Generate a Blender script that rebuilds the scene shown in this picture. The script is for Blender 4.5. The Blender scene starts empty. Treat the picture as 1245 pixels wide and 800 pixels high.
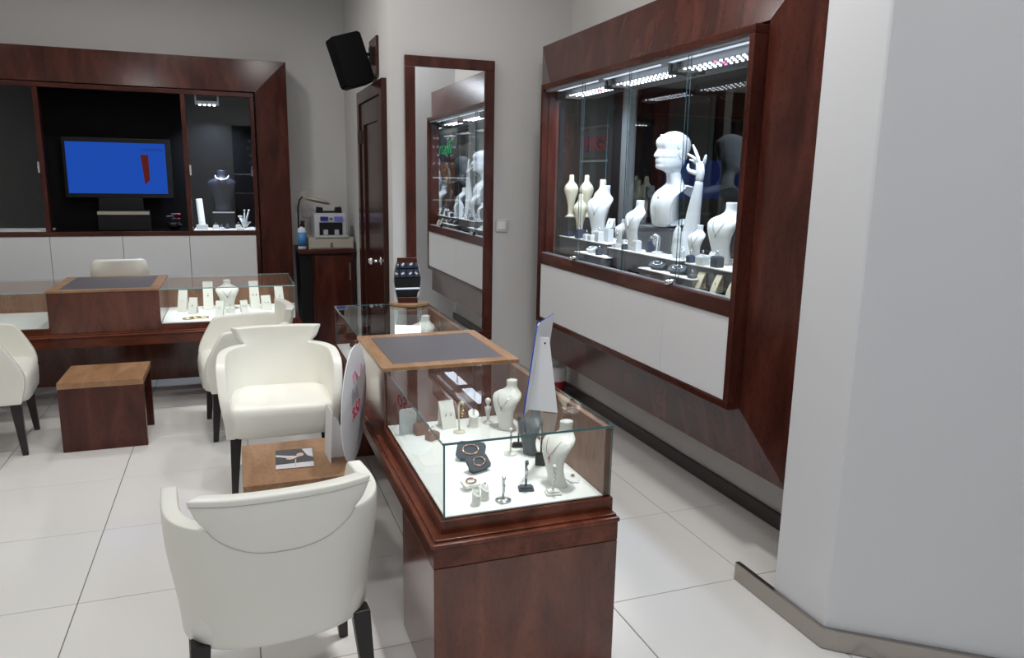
import bpy, math, random
from mathutils import Vector, Matrix, Euler
PI = math.pi
rnd = random.Random(7)
S = bpy.context.scene
COL = S.collection

# ------------------------------------------------------------ camera
cam_d = bpy.data.cameras.new('camera'); cam_d.sensor_width = 36; cam_d.lens = 911.81/1245*36
cam_d.clip_start = .05
cam = bpy.data.objects.new('camera', cam_d); COL.objects.link(cam)
yaw, pit, rol = .354965, .1965905, .01756
fw = Vector((math.sin(yaw)*math.cos(pit), math.cos(yaw)*math.cos(pit), -math.sin(pit)))
rt = fw.cross(Vector((0, 0, 1))).normalized(); up = rt.cross(fw)
r2 = math.cos(rol)*rt + math.sin(rol)*up; u2 = -math.sin(rol)*rt + math.cos(rol)*up
m = Matrix((r2, u2, -fw)).transposed().to_4x4(); m.translation = Vector((0, 0, 1.5))
cam.matrix_world = m
S.camera = cam
# ------------------------------------------------------------ world, exposure
W = bpy.data.worlds.new('world'); S.world = W; W.use_nodes = True
W.node_tree.nodes['Background'].inputs[0].default_value = (.05, .055, .07, 1)
W.node_tree.nodes['Background'].inputs[1].default_value = .15
S.view_settings.view_transform = 'Standard'; S.view_settings.look = 'None'
S.view_settings.gamma = 1; S.view_settings.exposure = -1.0
S.cycles.max_bounces = 10; S.cycles.transparent_max_bounces = 24; S.cycles.glossy_bounces = 6
S.cycles.caustics_reflective = False; S.cycles.caustics_refractive = False
S.cycles.sample_clamp_indirect = 6

def area(name, loc, size, power, col=(1, 1, 1), rot=(0, 0, 0), sy=None, spread=180):
    l = bpy.data.lights.new(name, 'AREA'); l.energy = power; l.color = col; l.size = size
    if sy: l.shape = 'RECTANGLE'; l.size_y = sy
    l.spread = math.radians(spread)
    o = bpy.data.objects.new(name, l); o.location = loc; o.rotation_euler = rot; COL.objects.link(o); return o
def spot(name, loc, target, power, ang, col=(1, 1, 1), blend=.5, rad=.04):
    l = bpy.data.lights.new(name, 'SPOT'); l.energy = power; l.color = col; l.spot_size = math.radians(ang)
    l.spot_blend = blend; l.shadow_soft_size = rad
    o = bpy.data.objects.new(name, l); o.location = loc
    o.rotation_euler = (Vector(target)-Vector(loc)).to_track_quat('-Z', 'Y').to_euler(); COL.objects.link(o); return o
WARM = (1, .985, .965); COOL = (.72, .83, 1.0)
CEIL = 3.3
# ceiling lamps of the shop (their housings are built with the ceiling)
LAMPS = [(1.35, .6, 17), (1.15, 2.35, 46), (1.35, 3.9, 8), (-.45, 5.3, 28), (-1.9, 5.4, 12), (-.7, .4, 14), (-.9, 3.4, 27), (-2.1, 2.2, 12), (.35, 4.4, 18)]
for lx, ly, pw in LAMPS:
    area('ceiling_lamp_light', (lx, ly, CEIL-.05), .22, pw, WARM, spread=165)
area('ceiling_fill_light', (.3, -.6, CEIL-.05), 1.2, 74, (.86, .92, 1), sy=.5)  # soft fill added for ambient light, no lamp housing belongs to it
# narrow beam spots over the glass cases and the seats
for nm, lc, tg, pw, an in (('case_spot', (.95, 2.2, CEIL-.06), (.76, 2.36, .55), 290, 25), ('case_spot', (.95, 3.9, CEIL-.06), (.78, 3.9, .55), 80, 22), ('desk_spot', (-.05, 5.2, CEIL-.06), (-.05, 5.55, .55), 430, 24),
                           ('seat_spot', (.3, 3.1, CEIL-.06), (.18, 3.68, .44), 115, 20), ('aisle_spot', (-.2, 4.2, CEIL-.06), (-.35, 4.35, 0), 75, 34)):
    spot(nm, lc, tg, pw, an, WARM, .6, .05)

# ------------------------------------------------------------ materials
def mat(name): 
    m = bpy.data.materials.new(name); m.use_nodes = True; return m, m.node_tree.nodes, m.node_tree.links
def pbr(name, col, rough=.5, metal=0, coat=0, spec=.5, emit=None, es=0, bump=0, bscale=200, var=0, vscale=8):
    m, n, l = mat(name); b = n['Principled BSDF']
    b.inputs['Base Color'].default_value = (*col, 1); b.inputs['Roughness'].default_value = rough
    b.inputs['Metallic'].default_value = metal; b.inputs['Coat Weight'].default_value = coat
    b.inputs['Coat Roughness'].default_value = .08; b.inputs['Specular IOR Level'].default_value = spec
    if emit: b.inputs['Emission Color'].default_value = (*emit, 1); b.inputs['Emission Strength'].default_value = es
    tc = n.new('ShaderNodeTexCoord')
    if bump:
        t = n.new('ShaderNodeTexNoise'); t.inputs['Scale'].default_value = bscale; t.inputs['Detail'].default_value = 3
        bp = n.new('ShaderNodeBump'); bp.inputs['Strength'].default_value = bump; bp.inputs['Distance'].default_value = .002
        l.new(tc.outputs['Object'], t.inputs['Vector']); l.new(t.outputs['Fac'], bp.inputs['Height']); l.new(bp.outputs['Normal'], b.inputs['Normal'])
    if var:
        t = n.new('ShaderNodeTexNoise'); t.inputs['Scale'].default_value = vscale; t.inputs['Detail'].default_value = 4
        mx = n.new('ShaderNodeMix'); mx.data_type = 'RGBA'
        mx.inputs[6].default_value = (*[c*(1-var) for c in col], 1); mx.inputs[7].default_value = (*[min(1, c*(1+var)) for c in col], 1)
        l.new(tc.outputs['Object'], t.inputs['Vector']); l.new(t.outputs['Fac'], mx.inputs[0]); l.new(mx.outputs[2], b.inputs['Base Color'])
    return m
def wood(name, c1, c2, c3, rough=.2, coat=.0, spec=.36, grain='z', burl=1.0):
    m, n, l = mat(name); b = n['Principled BSDF']
    tc = n.new('ShaderNodeTexCoord'); mp = n.new('ShaderNodeMapping')
    sc = {'z': (7, 7, 1.6), 'y': (7, 1.6, 7), 'x': (1.6, 7, 7)}[grain]
    mp.inputs['Scale'].default_value = sc
    l.new(tc.outputs['Object'], mp.inputs['Vector'])
    t = n.new('ShaderNodeTexNoise'); t.inputs['Scale'].default_value = 1.6; t.inputs['Detail'].default_value = 7; t.inputs['Distortion'].default_value = .8*burl
    l.new(mp.outputs['Vector'], t.inputs['Vector'])
    r = n.new('ShaderNodeValToRGB'); r.color_ramp.elements[0].position = .32; r.color_ramp.elements[0].color = (*c1, 1)
    r.color_ramp.elements[1].position = .72; r.color_ramp.elements[1].color = (*c3, 1)
    e = r.color_ramp.elements.new(.52); e.color = (*c2, 1)
    l.new(t.outputs['Fac'], r.inputs['Fac'])
    # small burl flecks
    t2 = n.new('ShaderNodeTexNoise'); t2.inputs['Scale'].default_value = 90; t2.inputs['Detail'].default_value = 2
    mp2 = n.new('ShaderNodeMapping'); mp2.inputs['Scale'].default_value = tuple(.25+.75*(s/7) for s in sc)
    l.new(tc.outputs['Object'], mp2.inputs['Vector']); l.new(mp2.outputs['Vector'], t2.inputs['Vector'])
    r2_ = n.new('ShaderNodeValToRGB'); r2_.color_ramp.elements[0].position = .33; r2_.color_ramp.elements[0].color = (.80, .77, .75, 1)
    r2_.color_ramp.elements[1].position = .5; r2_.color_ramp.elements[1].color = (1, 1, 1, 1)
    l.new(t2.outputs['Fac'], r2_.inputs['Fac'])
    mx = n.new('ShaderNodeMix'); mx.data_type = 'RGBA'; mx.blend_type = 'MULTIPLY'; mx.inputs[0].default_value = 1
    l.new(r.outputs['Color'], mx.inputs[6]); l.new(r2_.outputs['Color'], mx.inputs[7]); l.new(mx.outputs[2], b.inputs['Base Color'])
    b.inputs['Roughness'].default_value = rough; b.inputs['Specular IOR Level'].default_value = spec
    return m
def glass_mat(name, tint=(.97, .99, .985), ior=1.62):
    m, n, l = mat(name); n.remove(n['Principled BSDF']); o = n['Material Output']
    tr = n.new('ShaderNodeBsdfTransparent'); tr.inputs[0].default_value = (*tint, 1)
    gl = n.new('ShaderNodeBsdfGlossy'); gl.inputs['Roughness'].default_value = 0.0; gl.inputs[0].default_value = (1, 1, 1, 1)
    f = n.new('ShaderNodeFresnel'); f.inputs['IOR'].default_value = ior
    ge = n.new('ShaderNodeNewGeometry'); ma = n.new('ShaderNodeMath'); ma.operation = 'SUBTRACT'; ma.inputs[0].default_value = 1; ma.use_clamp = True
    mu = n.new('ShaderNodeMath'); mu.operation = 'MULTIPLY'; l.new(ge.outputs['Backfacing'], ma.inputs[1]); l.new(ma.outputs[0], mu.inputs[0]); l.new(f.outputs[0], mu.inputs[1])
    mx = n.new('ShaderNodeMixShader'); l.new(mu.outputs[0], mx.inputs[0]); l.new(tr.outputs[0], mx.inputs[1]); l.new(gl.outputs[0], mx.inputs[2])
    l.new(mx.outputs[0], o.inputs['Surface']); return m
def emis(name, col, st):
    m, n, l = mat(name); n.remove(n['Principled BSDF']); e = n.new('ShaderNodeEmission')
    e.inputs[0].default_value = (*col, 1); e.inputs[1].default_value = st; l.new(e.outputs[0], n['Material Output'].inputs['Surface']); return m

WR = dict(c1=(.040, .010, .007), c2=(.066, .017, .011), c3=(.10, .027, .018))
M = {}
M['wood'] = wood('mahogany_burl', **WR)
WC = dict(c1=(.080, .020, .010), c2=(.130, .035, .018), c3=(.185, .055, .030))
M['wood_c'] = wood('counter_mahogany_burl', **WC)
M['wood_c'].node_tree.nodes['Principled BSDF'].inputs['Coat Weight'].default_value = .75; M['wood_c'].node_tree.nodes['Principled BSDF'].inputs['Coat Roughness'].default_value = .16
M['wood_y'] = wood('mahogany_burl_along_counter', **WC, grain='y')
M['wood_x'] = wood('mahogany_burl_across', **WR, grain='x')
M['wood_dark'] = wood('dark_mahogany', (.028, .008, .006), (.042, .012, .008), (.06, .018, .012))
M['wood_top_lit'] = wood('mahogany_top_lit', (.26, .135, .065), (.34, .19, .10), (.42, .25, .145), rough=.33, coat=.2, grain='y')  # same mahogany with the overhead light put into a lighter, yellower colour
M['caseback'] = wood('case_back_wood_lit', (.20, .095, .055), (.27, .135, .08), (.33, .17, .105), rough=.4, coat=.2)  # mahogany with reflected light put into its paler, less red colour
M['leather'] = pbr('white_leather', (.80, .79, .72), .36, coat=.12, bump=.12, bscale=350)
M['leather_seam'] = pbr('leather_seam', (.45, .44, .40), .6)
M['leg'] = pbr('black_lacquered_leg', (.012, .010, .010), .3)
M['wall'] = pbr('white_wall_paint', (.62, .61, .60), .8, bump=.06, bscale=60)
M['pillar'] = pbr('pillar_paint', (.66, .67, .69), .6, bump=.04, bscale=60)
M['ceil'] = pbr('ceiling_paint', (.75, .74, .72), .9)
M['tile'] = pbr('porcelain_tile', (.74, .725, .70), .13, spec=.5, var=.03, vscale=3)
M['grout'] = pbr('grout', (.16, .15, .14), .9)
M['white_panel'] = pbr('white_lacquer_panel', (.74, .75, .76), .3)
M['steel'] = pbr('brushed_steel', (.42, .39, .36), .28, 1)
M['steel_dark'] = pbr('dark_steel_skirting', (.09, .085, .08), .3, .7)
M['chrome'] = pbr('chrome', (.85, .85, .86), .08, 1)
M['alu'] = pbr('aluminium', (.62, .64, .68), .35, .8)
M['glass'] = glass_mat('clear_glass')
M['edge'] = pbr('glass_edge_teal', (.045, .15, .165), .15, coat=.5)
M['edge_dk'] = pbr('glass_edge_dark', (.02, .05, .06), .2)
M['edge_lt'] = pbr('glass_edge_pale', (.30, .55, .56), .15, coat=.5)
M['mirror'] = pbr('mirror_silver', (.86, .87, .87), .0, 1)
M['deck'] = pbr('white_felt_deck', (.88, .88, .86), .8)
M['pad'] = pbr('grey_leather_pad', (.11, .10, .11), .5, bump=.15, bscale=500)
M['bust'] = pbr('white_leatherette_bust', (.83, .82, .76), .42)
M['cream'] = pbr('cream_leatherette', (.72, .66, .50), .45)
M['bust_w'] = pbr('gloss_white_bust', (.84, .86, .88), .25, coat=.3)
M['bust_grey'] = pbr('slate_grey_bust', (.055, .07, .08), .45)
M['bust_ink'] = pbr('ink_blue_bust', (.022, .024, .045), .35)
M['black'] = pbr('black_plastic', (.008, .008, .009), .45, spec=.25)
M['niche_black'] = pbr('niche_black', (.004, .004, .005), .6, spec=.08)
M['black_gloss'] = pbr('black_gloss', (.008, .008, .010), .06)
M['velvet'] = pbr('slate_velvet', (.055, .07, .085), .8)
M['navy'] = pbr('navy_box', (.02, .03, .075), .5)
M['gold'] = pbr('gold', (.83, .58, .22), .2, 1)
M['rose'] = pbr('rose_gold', (.72, .42, .33), .2, 1)
M['silver'] = pbr('silver', (.70, .70, .72), .15, 1)
M['card'] = pbr('white_card', (.78, .78, .80), .45)
M['grey_plastic'] = pbr('grey_plastic', (.42, .43, .46), .35)
M['beige_metal'] = pbr('beige_metal', (.40, .37, .31), .45)
M['red'] = pbr('red_plastic', (.35, .015, .025), .4)
M['blue_edge'] = pbr('blue_acrylic', (.02, .10, .55), .2, coat=.5)
M['amber'] = pbr('amber_bottle', (.42, .16, .03), .25)
M['bottle'] = pbr('white_bottle', (.62, .68, .74), .3)
M['blue_label'] = pbr('blue_label', (.05, .22, .50), .4)
M['crystal'] = pbr('rock_crystal', (.80, .83, .86), .12, coat=.5)
M['plat_side'] = pbr('platform_grey', (.085, .088, .10), .5)
M['led_w'] = emis('led_white', (.85, .90, 1), 16)
M['led_p'] = emis('led_pink', (1, .15, .35), 8)
M['lamp_em'] = emis('lamp_diffuser', (1, .97, .92), 6)
M['strip'] = emis('led_strip', (.75, .85, 1), 2.2)
M['screen'] = emis('tv_blue', (.03, .16, .95), .85)
M['screen_red'] = emis('tv_red', (.22, .035, .03), .8)
M['disp'] = emis('display_blue', (.20, .20, .80), .6)
M['disp2'] = emis('display_dim', (.05, .06, .35), .6)
M['neon_g'] = emis('neon_green', (.03, .9, .30), 1.6)
M['sign_red'] = emis('sign_red', (.30, .01, .02), .55)
M['sign_blue'] = emis('sign_blue', (.03, .08, .22), .55)
M['pale_line'] = emis('dim_strip_light', (.45, .52, .55), .45)
M['ext_grey'] = pbr('mall_grey', (.10, .10, .105), .7)
M['ext_black'] = pbr('mall_black', (.012, .012, .014), .5)
M['pink'] = pbr('pink_print', (.72, .28, .42), .6)
M['redp'] = pbr('red_print', (.70, .03, .12), .6)
M['greyp'] = pbr('grey_print', (.45, .46, .50), .6)
M['skin'] = pbr('print_skin', (.60, .42, .36), .5)
M['printdark'] = pbr('print_dark', (.06, .06, .065), .3)
M['printlight'] = pbr('print_light', (.62, .62, .66), .3)

# ------------------------------------------------------------ mesh builder
class MB:
    def __init__(s): s.v = []; s.f = []; s.mi = []; s.T = Matrix.Identity(4); s.m = 0
    def add(s, vs, fs, mi=None):
        o = len(s.v); s.v += [s.T @ Vector(p) for p in vs]; s.f += [tuple(i+o for i in f) for f in fs]
        s.mi += (mi if isinstance(mi, list) else [s.m if mi is None else mi]*len(fs)); return s
    def box(s, x0, x1, y0, y1, z0, z1, mi=None):
        v = [(x, y, z) for z in (z0, z1) for y in (y0, y1) for x in (x0, x1)]
        # faces: -z,+z,-y,+y,-x,+x
        return s.add(v, [(0, 2, 3, 1), (4, 5, 7, 6), (0, 1, 5, 4), (2, 6, 7, 3), (0, 4, 6, 2), (1, 3, 7, 5)], mi)
    def rings(s, rs, cap=True, closed=True, mi=None):
        n = len(rs[0]); vs = [p for r in rs for p in r]; fs = []
        for i in range(len(rs)-1):
            for j in range(n if closed else n-1):
                k = (j+1) % n; fs.append((i*n+j, i*n+k, (i+1)*n+k, (i+1)*n+j))
        if cap: fs.append(tuple(range(n-1, -1, -1))); fs.append(tuple((len(rs)-1)*n+j for j in range(n)))
        return s.add(vs, fs, mi)
    def tube(s, pts, r, n=10, cap=True, mi=None):
        pts = [Vector(p) for p in pts]; rr = r if isinstance(r, (list, tuple)) else [r]*len(pts); rs = []
        nv = None
        for i, p in enumerate(pts):
            t = (pts[min(i+1, len(pts)-1)]-pts[max(i-1, 0)]).normalized()
            if nv is None: nv = t.orthogonal().normalized()
            nv = (nv - t*nv.dot(t)).normalized(); b = t.cross(nv)
            rs.append([p+(nv*math.cos(a)+b*math.sin(a))*rr[i] for a in [2*PI*k/n for k in range(n)]])
        return s.rings(rs, cap, True, mi)
    def lathe(s, prof, c=(0, 0, 0), n=20, sx=1, sy=1, mi=None):
        rs = [[(c[0]+r*sx*math.cos(2*PI*k/n), c[1]+r*sy*math.sin(2*PI*k/n), c[2]+z) for k in range(n)] for r, z in prof]
        return s.rings(rs, True, True, mi)
    def prism(s, poly, a0, a1, axis='z', mi=None):
        def P(u, v, w): return {'z': (u, v, w), 'y': (u, w, v), 'x': (w, u, v)}[axis]
        n = len(poly); vs = [P(u, v, a0) for u, v in poly]+[P(u, v, a1) for u, v in poly]
        fs = [tuple(range(n-1, -1, -1)), tuple(range(n, 2*n))]+[(i, (i+1) % n, n+(i+1) % n, n+i) for i in range(n)]
        return s.add(vs, fs, mi)
    def ball(s, c, r, n=14, mi=None):
        rx, ry, rz = r if isinstance(r, (list, tuple)) else (r, r, r)
        return s.lathe([(max(1e-4, math.sin(PI*k/n)), -math.cos(PI*k/n)*rz/1.0) for k in range(n+1)], c, n*2, rx, ry, mi)
    def torus(s, c, R, r, axis='z', n=20, k=6, rot=None, mi=None):
        pts = []
        for i in range(n+1):
            a = 2*PI*i/n; p = {'z': (math.cos(a), math.sin(a), 0), 'x': (0, math.cos(a), math.sin(a)), 'y': (math.cos(a), 0, math.sin(a))}[axis]
            p = Vector(p)*R
            if rot: p = rot @ p
            pts.append(p+Vector(c))
        return s.tube(pts, r, k, False, mi)
def obj(name, mb, mats, parent=None, smooth=False, bevel=0, sub=0, seg=2, kind=None, label=None, loc=None, rot=None):
    me = bpy.data.meshes.new(name); me.from_pydata([tuple(v) for v in mb.v], [], mb.f)
    mats = mats if isinstance(mats, (list, tuple)) else [mats]
    for x in mats: me.materials.append(M[x] if isinstance(x, str) else x)
    for p, i in zip(me.polygons, mb.mi): p.material_index = i; p.use_smooth = smooth
    me.validate(); me.update()
    import bmesh
    bm = bmesh.new(); bm.from_mesh(me); bmesh.ops.recalc_face_normals(bm, faces=bm.faces); bm.to_mesh(me); bm.free()
    o = bpy.data.objects.new(name, me); COL.objects.link(o)
    if parent: o.parent = parent
    if loc: o.location = loc
    if rot: o.rotation_euler = rot
    if bevel:
        b = o.modifiers.new('bevel', 'BEVEL'); b.width = bevel; b.segments = seg; b.limit_method = 'ANGLE'; b.angle_limit = math.radians(40)
        b.use_clamp_overlap = True
    if sub:
        b = o.modifiers.new('sub', 'SUBSURF'); b.levels = b.render_levels = sub
    if kind: o['kind'] = kind
    if label: o['label'] = label
    return o
def tag(o, label, cat, group=None):
    o['label'] = label; o['category'] = cat
    if group: o['group'] = group
    return o
def thing(name, label, cat, loc=(0, 0, 0), rz=0, group=None):
    o = bpy.data.objects.new(name, None); o.empty_display_size = .05; COL.objects.link(o)
    o.location = loc; o.rotation_euler = (0, 0, rz); return tag(o, label, cat, group)
def bx(*a): return MB().box(*a)
def dup(root, loc, rz, label=None, group=None, scale=None):
    def cp(o, par):
        c = o.copy(); COL.objects.link(c)
        if par: c.parent = par
        for ch in [x for x in bpy.data.objects if x.parent == o and not x.get('_new')]: cp(ch, c)
        return c
    kids = {}
    def rec(o, par):
        c = o.copy(); COL.objects.link(c); c.parent = par
        for ch in list(o.children): rec(ch, c)
        return c
    r = rec(root, None); r.location = loc; r.rotation_euler = (0, 0, rz)
    if scale: r.scale = (scale,)*3
    if label: r['label'] = label
    if group: r['group'] = group
    return r
def struct(name, mb, m_, **k): return obj(name, mb, m_, kind='structure', **k)
def R(d): return math.radians(d)

# ------------------------------------------------------------ room shell
fl = bpy.data.objects.new('floor', None); COL.objects.link(fl); fl['kind'] = 'structure'
obj('grout_bed', bx(-3.2, 3.2, -2.2, 7.1, -.05, -.0025), 'grout', fl)
tile_mesh = None
P_ = .6; G_ = .0018
for i in range(-6, 3):
    for j in range(-7, 9):
        x0 = .61+P_*i; y0 = 2.19+P_*j
        if y0 > 7 or x0 > 2.35: continue
        if tile_mesh is None:
            to = obj('tile', bx(G_, P_-G_, G_, P_-G_, -.012, 0), 'tile', fl, bevel=.0012, seg=1); tile_mesh = to.data
        else:
            to = bpy.data.objects.new('tile', tile_mesh); COL.objects.link(to); to.parent = fl
            bv = to.modifiers.new('bevel', 'BEVEL'); bv.width = .0012; bv.segments = 1
        to.location = (x0, y0, 0)
# outside corridor floor
struct('trim_1', bx(2.42, 6, -12, 17, -.05, -.002), 'ext_black')

YB = 6.97; XD = .971; YM = 4.885
struct('wall_back', bx(-3.0, XD+.1, YB, YB+.1, 0, CEIL), 'wall')
struct('wall_left', bx(-3.0, -2.9, -2.2, YB, 0, CEIL), 'wall')
struct('wall_front', bx(-3.0, 4, -2.3, -2.2, 0, CEIL), 'wall')
struct('wall_door_side', bx(XD, XD+.1, YM+.1, YB, 0, CEIL), 'wall')
struct('wall_mirror_side', bx(XD, 2.2, YM, YM+.1, 0, CEIL), 'wall')
struct('wall_outer', bx(2.1, 2.2, YM+.1, YB+.1, 0, CEIL), 'wall')
struct('wall_back_outer', bx(XD+.1, 2.1, YB, YB+.1, 0, CEIL), 'wall')
w = MB(); OY0, OY1, OZ0, OZ1 = 2.40, 4.42, 1.0, 2.06
w.box(2.2, 2.4, 1.9, YM, 0, OZ0); w.box(2.2, 2.4, 1.9, YM, OZ1, CEIL)
w.box(2.2, 2.4, 1.9, OY0, OZ0, OZ1)
struct('wall_right', w, 'wall')
# pillar with a splayed return running on to the right
pl = MB(); pl.prism([(1.76, 1.99), (1.76, 1.735), (1.79, 1.71), (3.39, .46), (3.6, .46), (3.6, 1.99)], 0, CEIL)
struct('wall_pillar', pl, 'pillar', bevel=.012, seg=3)
b = MB(); b.prism([(1.745, 2.19), (1.745, 1.729), (1.782, 1.693), (3.38, .44), (3.40, .46), (1.80, 1.712), (1.765, 1.740), (1.765, 2.19)], .002, .072)
struct('baseboard_pillar', b, 'steel', bevel=.002)
struct('baseboard_right', bx(2.185, 2.2, 1.99, YM, .002, .075), 'steel_dark', bevel=.002)
struct('baseboard_mirror_side', bx(XD, 2.185, YM-.015, YM, .002, .075), 'steel_dark', bevel=.002)
struct('baseboard_back', bx(-2.9, XD, YB-.015, YB, .002, .075), 'steel_dark', bevel=.002)
struct('baseboard_left', bx(-2.9, -2.885, -2.2, YB-.015, .002, .075), 'steel_dark', bevel=.002)
struct('ceiling', bx(-3.0, 4, -2.3, YB+.1, CEIL, CEIL+.1), 'ceil')
for i, (lx, ly, pw) in enumerate(LAMPS):
    t = thing('ceiling_downlight', 'round recessed white ceiling downlight, one of the matching set overhead', 'light', (lx, ly, CEIL), 0, 'ceiling downlights above the shop floor')
    mb = MB(); mb.torus((0, 0, -.006), .135, .012, n=24); obj('trim_ring', mb, 'card', t, smooth=True)
    mb = MB(); mb.lathe([(.12, -.004), (.12, -.001)], n=24); obj('diffuser', mb, 'lamp_em', t)

# ------------------------------------------------------------ door
dr = bpy.data.objects.new('door_1', None); COL.objects.link(dr); dr['kind'] = 'structure'; dr.location = (XD, 0, 0)
c = MB(); c.box(-.035, 0, 5.03, 5.12, .0, 2.13); c.box(-.035, 0, 5.98, 6.07, 0, 2.13); c.box(-.035, 0, 5.12, 5.98, 2.04, 2.13)
obj('door_frame', c, 'wood_dark', dr, bevel=.003)
c = MB(); c.box(-.022, 0, 5.125, 5.26, .01, 2.035); c.box(-.022, 0, 5.84, 5.975, .01, 2.035)
c.box(-.022, 0, 5.26, 5.84, 1.88, 2.035); c.box(-.022, 0, 5.26, 5.84, .01, .25); c.box(-.006, 0, 5.26, 5.84, .25, 1.88)
obj('door_leaf', c, 'wood_dark', dr, bevel=.004)
c = MB(); c.tube([(-.022, 5.2, .93), (-.03, 5.2, .93)], .028, 16); c.tube([(-.03, 5.2, .93), (-.075, 5.2, .93)], .010, 10)
c.ball((-.09, 5.2, .93), .024); obj('door_knob', c, 'chrome', dr, smooth=True)
for hz in (1.75, .35):
    obj('hinge', bx(-.045, -.02, 5.965, 5.985, hz, hz+.1), 'steel_dark', dr, bevel=.002)

# ------------------------------------------------------------ tall wall mirror
t = thing('wall_mirror', 'tall wall mirror in a plain dark mahogany frame', 'mirror', (0, YM, .40))
H1 = 1.855
for nm, a in (('frame_rail', (1.055, 1.65, -.03, 0, H1-.065, H1)), ('frame_rail', (1.055, 1.65, -.03, 0, 0, .065)),
              ('frame_stile', (1.055, 1.12, -.03, 0, .065, H1-.065)), ('frame_stile', (1.585, 1.65, -.03, 0, .065, H1-.065))):
    obj(nm, bx(*a), 'wood', t, bevel=.003)
obj('mirror_glass', bx(1.12, 1.585, -.016, -.004, .065, H1-.065), 'mirror', t)

t = thing('light_switch', 'white square light switch on the wall beside the tall mirror', 'switch', (1.72, YM, 1.19))
obj('switch_plate', bx(-.042, .042, -.010, 0, -.042, .042), 'wall', t, bevel=.003)
obj('rocker', bx(-.026, .026, -.016, -.010, -.026, .026), 'card', t, bevel=.002)

# ------------------------------------------------------------ wall display units (local: x along, -y to the shop)
def display_unit(name, label, loc, rz, hw, bw, z0, z1, m_, sill, whites, mullions, proud, mid, rail_b, depth, ndepth):
    t = thing(name, label, 'display cabinet', loc, rz)
    # mitred bevel boards : outer edge y=0, inner edge y=-.05
    xi, zi0, zi1 = hw-m_, z0+m_, z1-m_
    def board(pts, nm):
        mb = MB(); n = len(pts); v = [p for p in pts]+[(p[0], p[1]+.02 if p[1] < -.01 else depth, p[2]) for p in pts]
        mb.add(v, [(0, 1, 2, 3), (7, 6, 5, 4), (0, 4, 5, 1), (1, 5, 6, 2), (2, 6, 7, 3), (3, 7, 4, 0)])
        obj(nm, mb, 'wood' if nm != 'bevel_board_' else 'wood', t, bevel=.0015)
    O = [(-hw, 0, z0), (hw, 0, z0), (hw, 0, z1), (-hw, 0, z1)]; I = [(-xi, proud[1], zi0), (xi, proud[1], zi0), (xi, proud[1], zi1), (-xi, proud[1], zi1)]
    for k in range(4):
        board([O[k], O[(k+1) % 4], I[(k+1) % 4], I[k]], 'bevel_board')
    # box frame
    f0 = proud[0]; e = bw; th = .03
    for a in ((-e, e, f0, .01, zi1-.045, zi1-.012+.0), (-e, e, f0, .01, zi0, zi0+rail_b)):
        obj('frame_rail', bx(*a), 'wood_x', t, bevel=.0025)
    for sx in (-1, 1):
        a, b_ = sorted((sx*e, sx*(e-th))); obj('frame_stile', bx(a, b_, f0, .01, zi0+rail_b, zi1-.045), 'wood', t, bevel=.0025)
    obj('middle_rail', bx(-e+th, e-th, f0, .01, sill-mid, sill), 'wood_x', t, bevel=.0025)
    for mx_ in mullions: obj('mullion', bx(mx_-.017, mx_+.017, f0+.004, .01, sill, zi1-.045), 'wood', t, bevel=.002)
    for a, b_ in whites:
        obj('door_panel', bx(a+.0015, b_-.0015, f0+.006, f0+.026, zi0+rail_b+.002, sill-mid-.002), 'white_panel', t, bevel=.0015)
    # niche lining
    ln = MB(); x0 = e-th; zt = zi1-.045
    ln.box(-x0, x0, f0+.03, ndepth, sill-.03, sill); ln.box(-x0, x0, .0, ndepth, zt, zt+.02)
    (ln.box(-x0-.01, -x0, .0, ndepth, sill, zt) if rz == 0 else ln.box(-x0-.01, -x0, .0, .04, sill, zt)); ln.box(x0, x0+.01, .0, ndepth, sill, zt)
    obj('niche_lining', ln, 'black_gloss', t)
    return t, zt

# right unit : sits in the right-hand wall, looks out to the corridor
RU, ztR = display_unit('wall_display', 'large mahogany wall showcase with mannequin head and white busts behind glass', (1.915, 3.4125, 0), R(-90),
    1.275, 1.0175, .357, 2.338, .255, 1.05, [(-.97, 0), (0, .5), (.5, .97+.017)], [], (-.11, -.05), .065, .03, .285, .333)
def LR(x, y, z): return (y-1.915, 0, z)  # unused
# glass doors of the right unit, world Y ranges, in two tracks
def pane(name, a, parent, edge='edge', thin=None):
    """a box whose two large faces are glass and whose rims are glass-edge coloured"""
    x0, x1, y0, y1, z0, z1 = a; d = [x1-x0, y1-y0, z1-z0]; k = d.index(min(d))
    mi = [1]*6; 
    for q in {0: (4, 5), 1: (2, 3), 2: (0, 1)}[k]: mi[q] = 0
    return obj(name, MB().box(*a, mi), ['glass', edge], parent)
for k, (a, b_) in enumerate(((-.9875, -.478), (-.482, .046), (.040, .556), (.550, .9875))):
    y = -.085 if k % 2 else -.073
    pane('sliding_glass', (a, b_, y, y+.004, 1.054, ztR), RU, 'edge_dk')
obj('bottom_track', bx(-.9875, .9875, -.092, -.06, 1.05, 1.054), 'alu', RU)
obj('top_track', bx(-.9875, .9875, -.092, -.06, ztR-.012, ztR), 'alu', RU)
for x in (-.52+.03, .56-.02):
    mb = MB(); mb.tube([(x, -.088, 1.065), (x, -.125, 1.065)], .011, 12); mb.tube([(x+.02, -.088, 1.07), (x+.02, -.118, 1.07)], .009, 12)
    obj('glass_lock', mb, 'chrome', RU, smooth=True)
    obj('lock_body', bx(x-.02, x+.008, -.106, -.088, 1.054, 1.08), 'black', RU, bevel=.003)
pane('window_pane', (-.9875, 1.0, .335, .341, 1.05, 2.04), RU)
pane('end_pane', (-.9955, -.9895, .04, .341, 1.05, 2.04), RU, 'black')
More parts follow.
